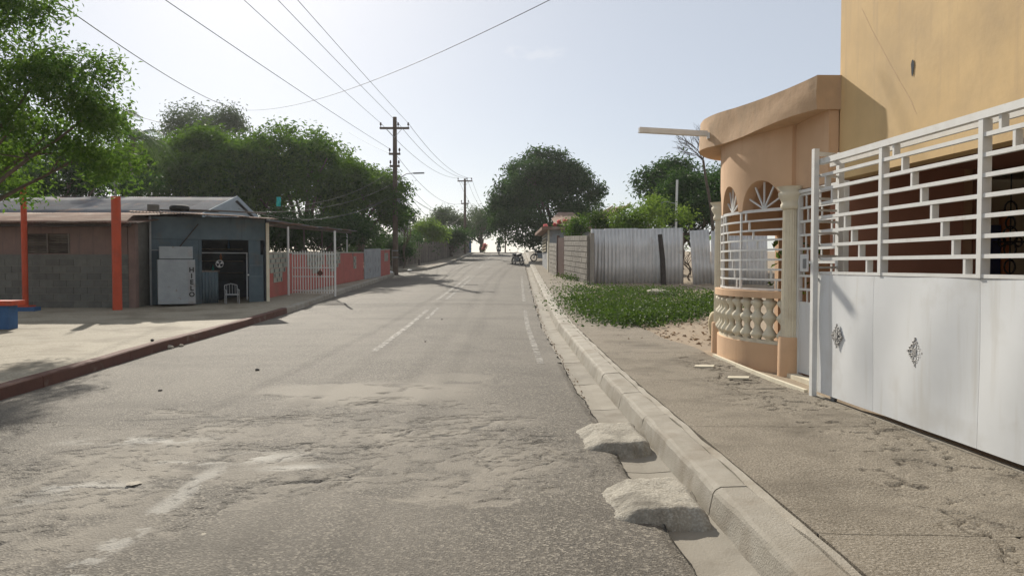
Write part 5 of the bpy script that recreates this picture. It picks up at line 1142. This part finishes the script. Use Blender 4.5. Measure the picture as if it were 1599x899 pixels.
for k, (tip, px, py, Y, nm) in enumerate(((tm[0], 388, 0, 22, 'left'), (tm[1], 440, 0, 22.5, 'middle'), (tm[2], 470, 0, 23, 'right'))):
    a, b = thru(tip, px, py, Y); wire(a, b, .12, 'high voltage wire on the %s pin of the main crossarm, running overhead' % nm)
a, b = thru(tm[3], 283, 0, 17.5); wire(a, b, .25, 'low wire from the second crossarm running overhead to the left', .010)
wire(P(380, 172, 46), P(980, -62, 13.5), .75, 'service wire crossing the sky from the mango trees to upper right', .0085)
wire(P(360, 168, 40), P(60, -18, 13.5), .25, 'thick service cable sloping down behind the mango trees', .012); wire(P(264, 194, 40), P(-60, 38, 16), .35, 'service cable low behind the near shade tree', .011)
for k in range(3): wire(tm[k], t2[k], .8, '%s wire of the span between the first and second pole' % ('left', 'middle', 'right')[k], .013)
for k in range(3): wire(t2[k], t3[k], .5, '%s wire of the span between the second and third pole' % ('left', 'middle', 'right')[k], .013)
for k, (z, q, s) in enumerate(((241, (720, 318), 1.0), (260, (723, 322), 1.6), (285, (724, 324), 1.2), (270, (726, 330), 2.2), (290, (722, 335), .7))):
    wire(P(618, z, YM), P(q[0], q[1], 77.8), s, 'slack cable %s in the bundle between first and second pole' % ('topmost', 'second from top', 'third from top', 'fourth from top', 'lowest')[k], .012, 'slack cables between the poles')
for k, (py0, px1, py1, Y1, s) in enumerate(((243, 545, 207, 60, .1), (262, 445, 322, 30, .5), (285, 385, 331, 26, .5), (300, 372, 326, 27, .9), (305, 470, 344, 29, .3), (268, 668, 370, 62, .5))):
    wire(P(616, py0, YM), P(px1, py1, Y1), s, ['short tap wire from the main pole up to the tree top', 'service drop from the main pole to the porch roof', 'service drop from the main pole to the shop roof', 'sagging service drop from the main pole to the shop gable', 'lowest service drop from the main pole to the porch', 'service drop from the main pole toward the plank fence'][k], .007, 'service drops')
tcl = P(435, 314, 31.5); tc_ = MB(); v = []
for j in range(7):
    for i in range(4): v.append((tcl.x + (i - 1.5) * .06, tcl.y + .03 * math.sin(i * 2 + j), tcl.z + .17 - j * .065))
tc_.add(v, [(j * 4 + i, j * 4 + i + 1, j * 4 + i + 5, j * 4 + i + 4) for j in range(6) for i in range(3)]); v2 = [(a, b + .012, c) for a, b, c in v]; tc_.add(v2, [(j * 4 + i, j * 4 + i + 4, j * 4 + i + 5, j * 4 + i + 1) for j in range(6) for i in range(3)])
tag(tc_.build('hanging_cloth', M['teal']), 'small teal cloth hanging on a service wire before the mango trees', 'cloth')

# ------------------------------------------------------------------ concrete ramps over the gutter
def ramp(px, py, w, lab, seed):
    c = G(px, py); y0, y1 = c.y - w / 2, c.y + w / 2; xe = float(kx(c.y)); nx, ny = 40, 40; v = []
    for j in range(ny):
        for i in range(nx):
            s, t = i / (nx - 1), j / (ny - 1); x = xe - .30 + .62 * s; y = y0 + (y1 - y0) * t
            rag = (fbm(np.array([t * 3. + seed]), np.array([s * 2.])) [0] - .5)
            x += .18 * rag * (1 - s) - .06 * rag * s; y += .14 * (fbm(np.array([s * 3. + seed + 9]), np.array([t])) [0] - .5)
            ed = min(t, 1 - t) * 9; ed = min(1, ed); ed = ed * ed * (3 - 2 * ed); right = min(1, (1 - s) * 8); right = right ** .5
            z = roadz(xe - .2, y) - .022 + ed * .085 * min(1, s * 3.2 + .1) * right + .03 * ed * (s * .5) + (fbm(np.array([x * 7 + seed]), np.array([y * 7.]))[0] - .5) * .02 + (fbm(np.array([x * 30 + seed]), np.array([y * 30.]))[0] - .5) * .014
            if s == 1 or t in (0, 1): z = zr(y) - .09
            v.append((x, y, z))
    o = MB().add(v, [(j * nx + i, j * nx + i + 1, (j + 1) * nx + i + 1, (j + 1) * nx + i) for j in range(ny - 1) for i in range(nx - 1)], True).build('concrete_ramp', M['ramp']); tag(o, lab, 'ramp', 'cement ramps over the gutter')
ramp(1005, 785, .82, 'cement crossing ramp over the gutter, nearest the viewer', 1); ramp(935, 685, .95, 'cement crossing ramp over the gutter, the farther of two', 5)

# ------------------------------------------------------------------ stones, rubble, small litter
def rock(name, p, s, m, lab, grp=None, cat='stone', fl=.6):
    bm = bmesh.new(); bmesh.ops.create_icosphere(bm, subdivisions=2, radius=1)
    sd_ = U(0, 90)
    for vv in bm.verts:
        k = 1 + (fbm(np.array([vv.co.x * 1.2 + sd_]), np.array([vv.co.y * 1.2 + vv.co.z]))[0] - .5) * .9; vv.co = Vector((vv.co.x * s * k, vv.co.y * s * k * U(.95, 1.05), vv.co.z * s * fl * k))
    me = bpy.data.meshes.new(name); bm.to_mesh(me); bm.free(); tag(link(name, me, None, m, Vector(p) + UP * s * fl * .6, (0, 0, U(0, 6))), lab, cat, grp)
rg_ = 'loose stones on the asphalt'
for px, py, s, m, lab in ((402, 580, .032, 'darkstone', 'dark stone alone on the asphalt left of the cement patch'), (265, 543, .07, 'stone', 'pale stone at the foot of the red kerb'), (283, 540, .05, 'stone', 'smaller pale stone beside the red kerb'), (238, 532, .035, 'darkstone', 'dark stone on top of the red kerb'), (250, 612, .025, 'darkstone', 'tiny dark stone left of the spalled asphalt'), (664, 535, .018, 'darkstone', 'tiny dark stone near the centre line'), (690, 500, .022, 'darkstone', 'dark stone right of the centre line')):
    off = .15 if py == 532 else 0; g = G(px, py, off); g.z = (roadz(g.x, g.y) if not off else g.z); rock('stone', g, s, M[m], lab, rg_)
for k, (px, py, s, fl, lab) in enumerate(((210, 757, .05, .07, 'pale flake of surfacing at the left of the spalled area'), (315, 838, .035, .07, 'small pale flake near the bottom of the worn line'))):
    g = G(px, py); g.z = roadz(g.x, g.y) - .007; rock('asphalt_flake', g, s, M['stone' if 'pale' in lab else 'flake'], lab, 'loose flakes of asphalt', 'flake', fl)
for px, py, s, lab in ((1028, 461, .42, 'large flat grey stone in the weeds by the corrugated fence'), (1042, 497, .12, 'pale rubble stone at the edge of the weeds'), (1062, 500, .1, 'small rubble stone on the dirt right of the weeds'), (1085, 492, .13, 'rubble stone farther right on the dirt lot'), (898, 432, .22, 'pale stone at the foot of the yard door'), (605, 427, .3, 'white stone beside the utility pole foot'), (640, 423, .18, 'white stone at the mouth of the side street')):
    g = G(px, py, .12); rock('stone', g, s, M['white_pl' if 'white' in lab else 'stone'], lab, 'stones on the verges', 'stone', .35)
for px, py, lab in ((1100, 573, 'small pale tile fragment lying on the pavement near the bay'), (1153, 591, 'pale tile fragment on the pavement nearer the gate')):
    g = G(px, py, .147); tag(MB().obox(g + UP * .012, (.13, -.01, 0), (.02, .05, .004), (0, 0, .01)).build('tile_fragment', M['cream']), lab, 'tile')
g = G(1116, 522, .12); bm = bmesh.new(); bmesh.ops.create_icosphere(bm, subdivisions=3, radius=1)
for vv in bm.verts:
    k = 1 + (fbm(np.array([vv.co.x * 1.1 + 3]), np.array([vv.co.z * 1.4 + vv.co.y]))[0] - .5) * .5; vv.co = Vector((vv.co.x * .13 * k, vv.co.y * .15 * k, max(-.9, vv.co.z) * .27 * k * (1.05 - .25 * vv.co.z)))
me = bpy.data.meshes.new('sack'); bm.to_mesh(me); bm.free(); me.polygons.foreach_set('use_smooth', [True] * len(me.polygons)); tag(link('sack', me, None, M['sack'], g + UP * .25), 'pale lumpy sack standing beside the far column of the bay', 'sack')
# loose scree in the gutter
q = np.stack([np.zeros(500)] * 3, -1); yy2 = rng.uniform(9, 60, 900); xx2 = kx(yy2) + rng.uniform(-.02, .10, 900) ** 1.0; zz2 = zr(yy2) - .045
tag(link('gutter_debris', leafmesh('gutter_debris', np.stack([xx2, yy2, zz2], -1), rng.normal(size=(900, 3)) * .5 + [0, 0, .8], .03, .8), None, M['drygrass']), 'dry leaves and grit lying in the right hand gutter', 'debris', kind='stuff')

# potted plant inside the bay
pc = Vector((4.15, 11.2, FL)); pt_ = thing('potted_plant', 'yellow green potted plant behind the curved window grille', 'plant', pc)
MB().lathe(pc, [(.12, 0), (.17, .3), (.18, .32)], 16).build('pot', M['redkerb'], pt_); MB().tube([pc + UP * .3, pc + UP * 1.5], [.02, .01], 6).build('stem', M['bark'], pt_)
q = np.array(pc)[None] + np.stack([rng.normal(size=70) * .14, rng.normal(size=70) * .14, rng.uniform(.9, 1.75, 70)], -1); link('foliage', leafmesh('foliage', q - np.array(pc), rng.normal(size=q.shape) + [0, 0, .4], .14, .5), pt_, M['leaf_light'])

# ------------------------------------------------------------------ motorcycles and rider
def motorcycle(loc, rotz, lab, lean=0., paint='bikered', kind='parked motorcycles'):
    o = thing('motorcycle', lab, 'motorcycle', loc, kind); o.rotation_euler = (0, lean, rotz); f = {}
    def lk_(n, mb, m, par=o): e = link(n, mb.mesh(n), par, M[m]); return e
    for n, y in (('wheel', .64), ('wheel', -.62)):
        w = MB(); w.tube([(0, y + .27 * math.cos(a), .29 + .27 * math.sin(a)) for a in np.linspace(0, 2 * math.pi, 19)], .045, 7, False); e = lk_(n, w, 'rubber')
        r_ = MB(); r_.tube([(-.04, y, .29), (.04, y, .29)], .05, 8)
        for k in range(6): a = k * math.pi / 3; r_.bar((0, y, .29), (0, y + .25 * math.cos(a), .29 + .25 * math.sin(a)), .014)
        lk_('rim', r_, 'steel', e)
    lk_('fork', MB().tube([(-.07, .64, .29), (-.07, .42, .92)], .022, 6).tube([(.07, .64, .29), (.07, .42, .92)], .022, 6), 'steel')
    lk_('tank', MB().tube([(0, .42, .78), (0, .25, .82), (0, .0, .76)], [.07, .14, .10], 10), paint)
    lk_('seat', MB().tube([(0, .02, .78), (0, -.25, .77), (0, -.7, .84)], [.09, .12, .09], 8), 'black')
    lk_('engine', MB().box(-.13, .13, -.12, .28, .26, .55).box(-.06, .06, -.3, .4, .55, .68), 'steel'); lk_('frame', MB().tube([(0, .42, .85), (0, .3, .4), (0, -.2, .3), (0, -.62, .29)], .025, 6).tube([(0, -.2, .7), (0, -.62, .3)], .025, 6), 'black')
    lk_('handlebar', MB().tube([(-.34, .28, 1.04), (-.15, .40, .98), (.15, .40, .98), (.34, .28, 1.04)], .016, 6), 'black'); lk_('headlight', MB().lathe((0, .52, .84), [(.03, -.08), (.09, -.04), (.09, .05), (.03, .08)], 10), 'steel')
    lk_('fender', MB().tube([(0, .34, .5), (0, .5, .62), (0, .72, .6)], [.05, .06, .03], 6).tube([(0, -.5, .7), (0, -.8, .68), (0, -.95, .5)], [.05, .07, .04], 6), paint); lk_('exhaust', MB().tube([(.14, .1, .28), (.16, -.3, .28), (.17, -.8, .36)], [.02, .04, .045], 7), 'steel')
    for s in (-1, 1): lk_('mirror', MB().tube([(s * .3, .3, 1.04), (s * .36, .32, 1.22)], .008, 5).box(s * .36 - .05, s * .36 + .05, .31, .33, 1.2, 1.28), 'black')
    return o
g = G(811, 414); motorcycle((g.x - .1, g.y, roadz(g.x, g.y)), R(28), 'dark motorcycle parked at the right kerb on the road', R(-9), 'black')
g = G(843, 408, .15); motorcycle((g.x + .1, g.y, g.z), R(70), 'dark motorcycle parked on the right pavement by the small house', R(6), 'black')
rp = P(779, 396, 80); rx_, ry_ = rp.x, 80.; rz_ = roadz(rx_, ry_)
motorcycle((rx_, ry_, rz_), R(180), 'motorcycle coming down the road toward the viewer from the crest', 0, 'black', 'moving motorcycles')
me = bpy.data.meshes.new('person'); J = [(0, -.18, .86), (0, -.14, 1.1), (0, -.04, 1.33), (0, .0, 1.43), (0, .04, 1.53), (0, .05, 1.66), (-.2, -.02, 1.36), (-.3, .1, 1.14), (-.32, .27, 1.06), (.2, -.02, 1.36), (.3, .1, 1.14), (.32, .27, 1.06), (-.12, -.14, .84), (-.2, .2, .72), (-.17, .02, .34), (-.17, .12, .3), (.12, -.14, .84), (.2, .2, .72), (.17, .02, .34), (.17, .12, .3)]
E = [(0, 1), (1, 2), (2, 3), (3, 4), (4, 5), (2, 6), (6, 7), (7, 8), (2, 9), (9, 10), (10, 11), (0, 12), (12, 13), (13, 14), (14, 15), (0, 16), (16, 17), (17, 18), (18, 19)]
rad = [.15, .14, .15, .06, .10, .09, .075, .05, .045, .075, .05, .045, .10, .075, .05, .045, .10, .075, .05, .045]
me.from_pydata(J, E, []); po = bpy.data.objects.new('person', me); col.objects.link(po); md_ = po.modifiers.new('s', 'SKIN'); po.modifiers.new('u', 'SUBSURF').levels = 1; po.modifiers['u'].render_levels = 1
for i, r in enumerate(rad): me.skin_vertices[0].data[i].radius = (r, r * .85)
me.skin_vertices[0].data[0].use_root = True; me.materials.append(M['cloth_dark'])
po.location = (rx_, ry_, rz_); po.rotation_euler = (0, 0, R(180)); tag(po, 'rider in dark clothes sitting on the oncoming motorcycle', 'person')
cp = MB().lathe((0, .05, 1.62), [(.11, 0), (.105, .06), (.07, .12), (.0, .14)], 10); e = link('cap', cp.mesh('cap'), po, M['cloth_dark'])

# ------------------------------------------------------------------ the hazy air of a bright dusty morning
hz = MB().box(-300, 300, -110, 360, -8, 16).build('haze', M['dirt'], None, (0, 0, -8)); hz.data.materials.clear(); tag(hz, kind='stuff')
hm = bpy.data.materials.new('haze_air'); hm.use_nodes = True; hn_ = hm.node_tree.nodes; hn_.clear()
ho = hn_.new('ShaderNodeOutputMaterial'); hv = hn_.new('ShaderNodeVolumePrincipled'); hv.inputs['Density'].default_value = .0003; hv.inputs['Color'].default_value = (.92, .94, .97, 1); hv.inputs['Anisotropy'].default_value = .55
hm.node_tree.links.new(hv.outputs[0], ho.inputs['Volume']); hz.data.materials.append(hm)
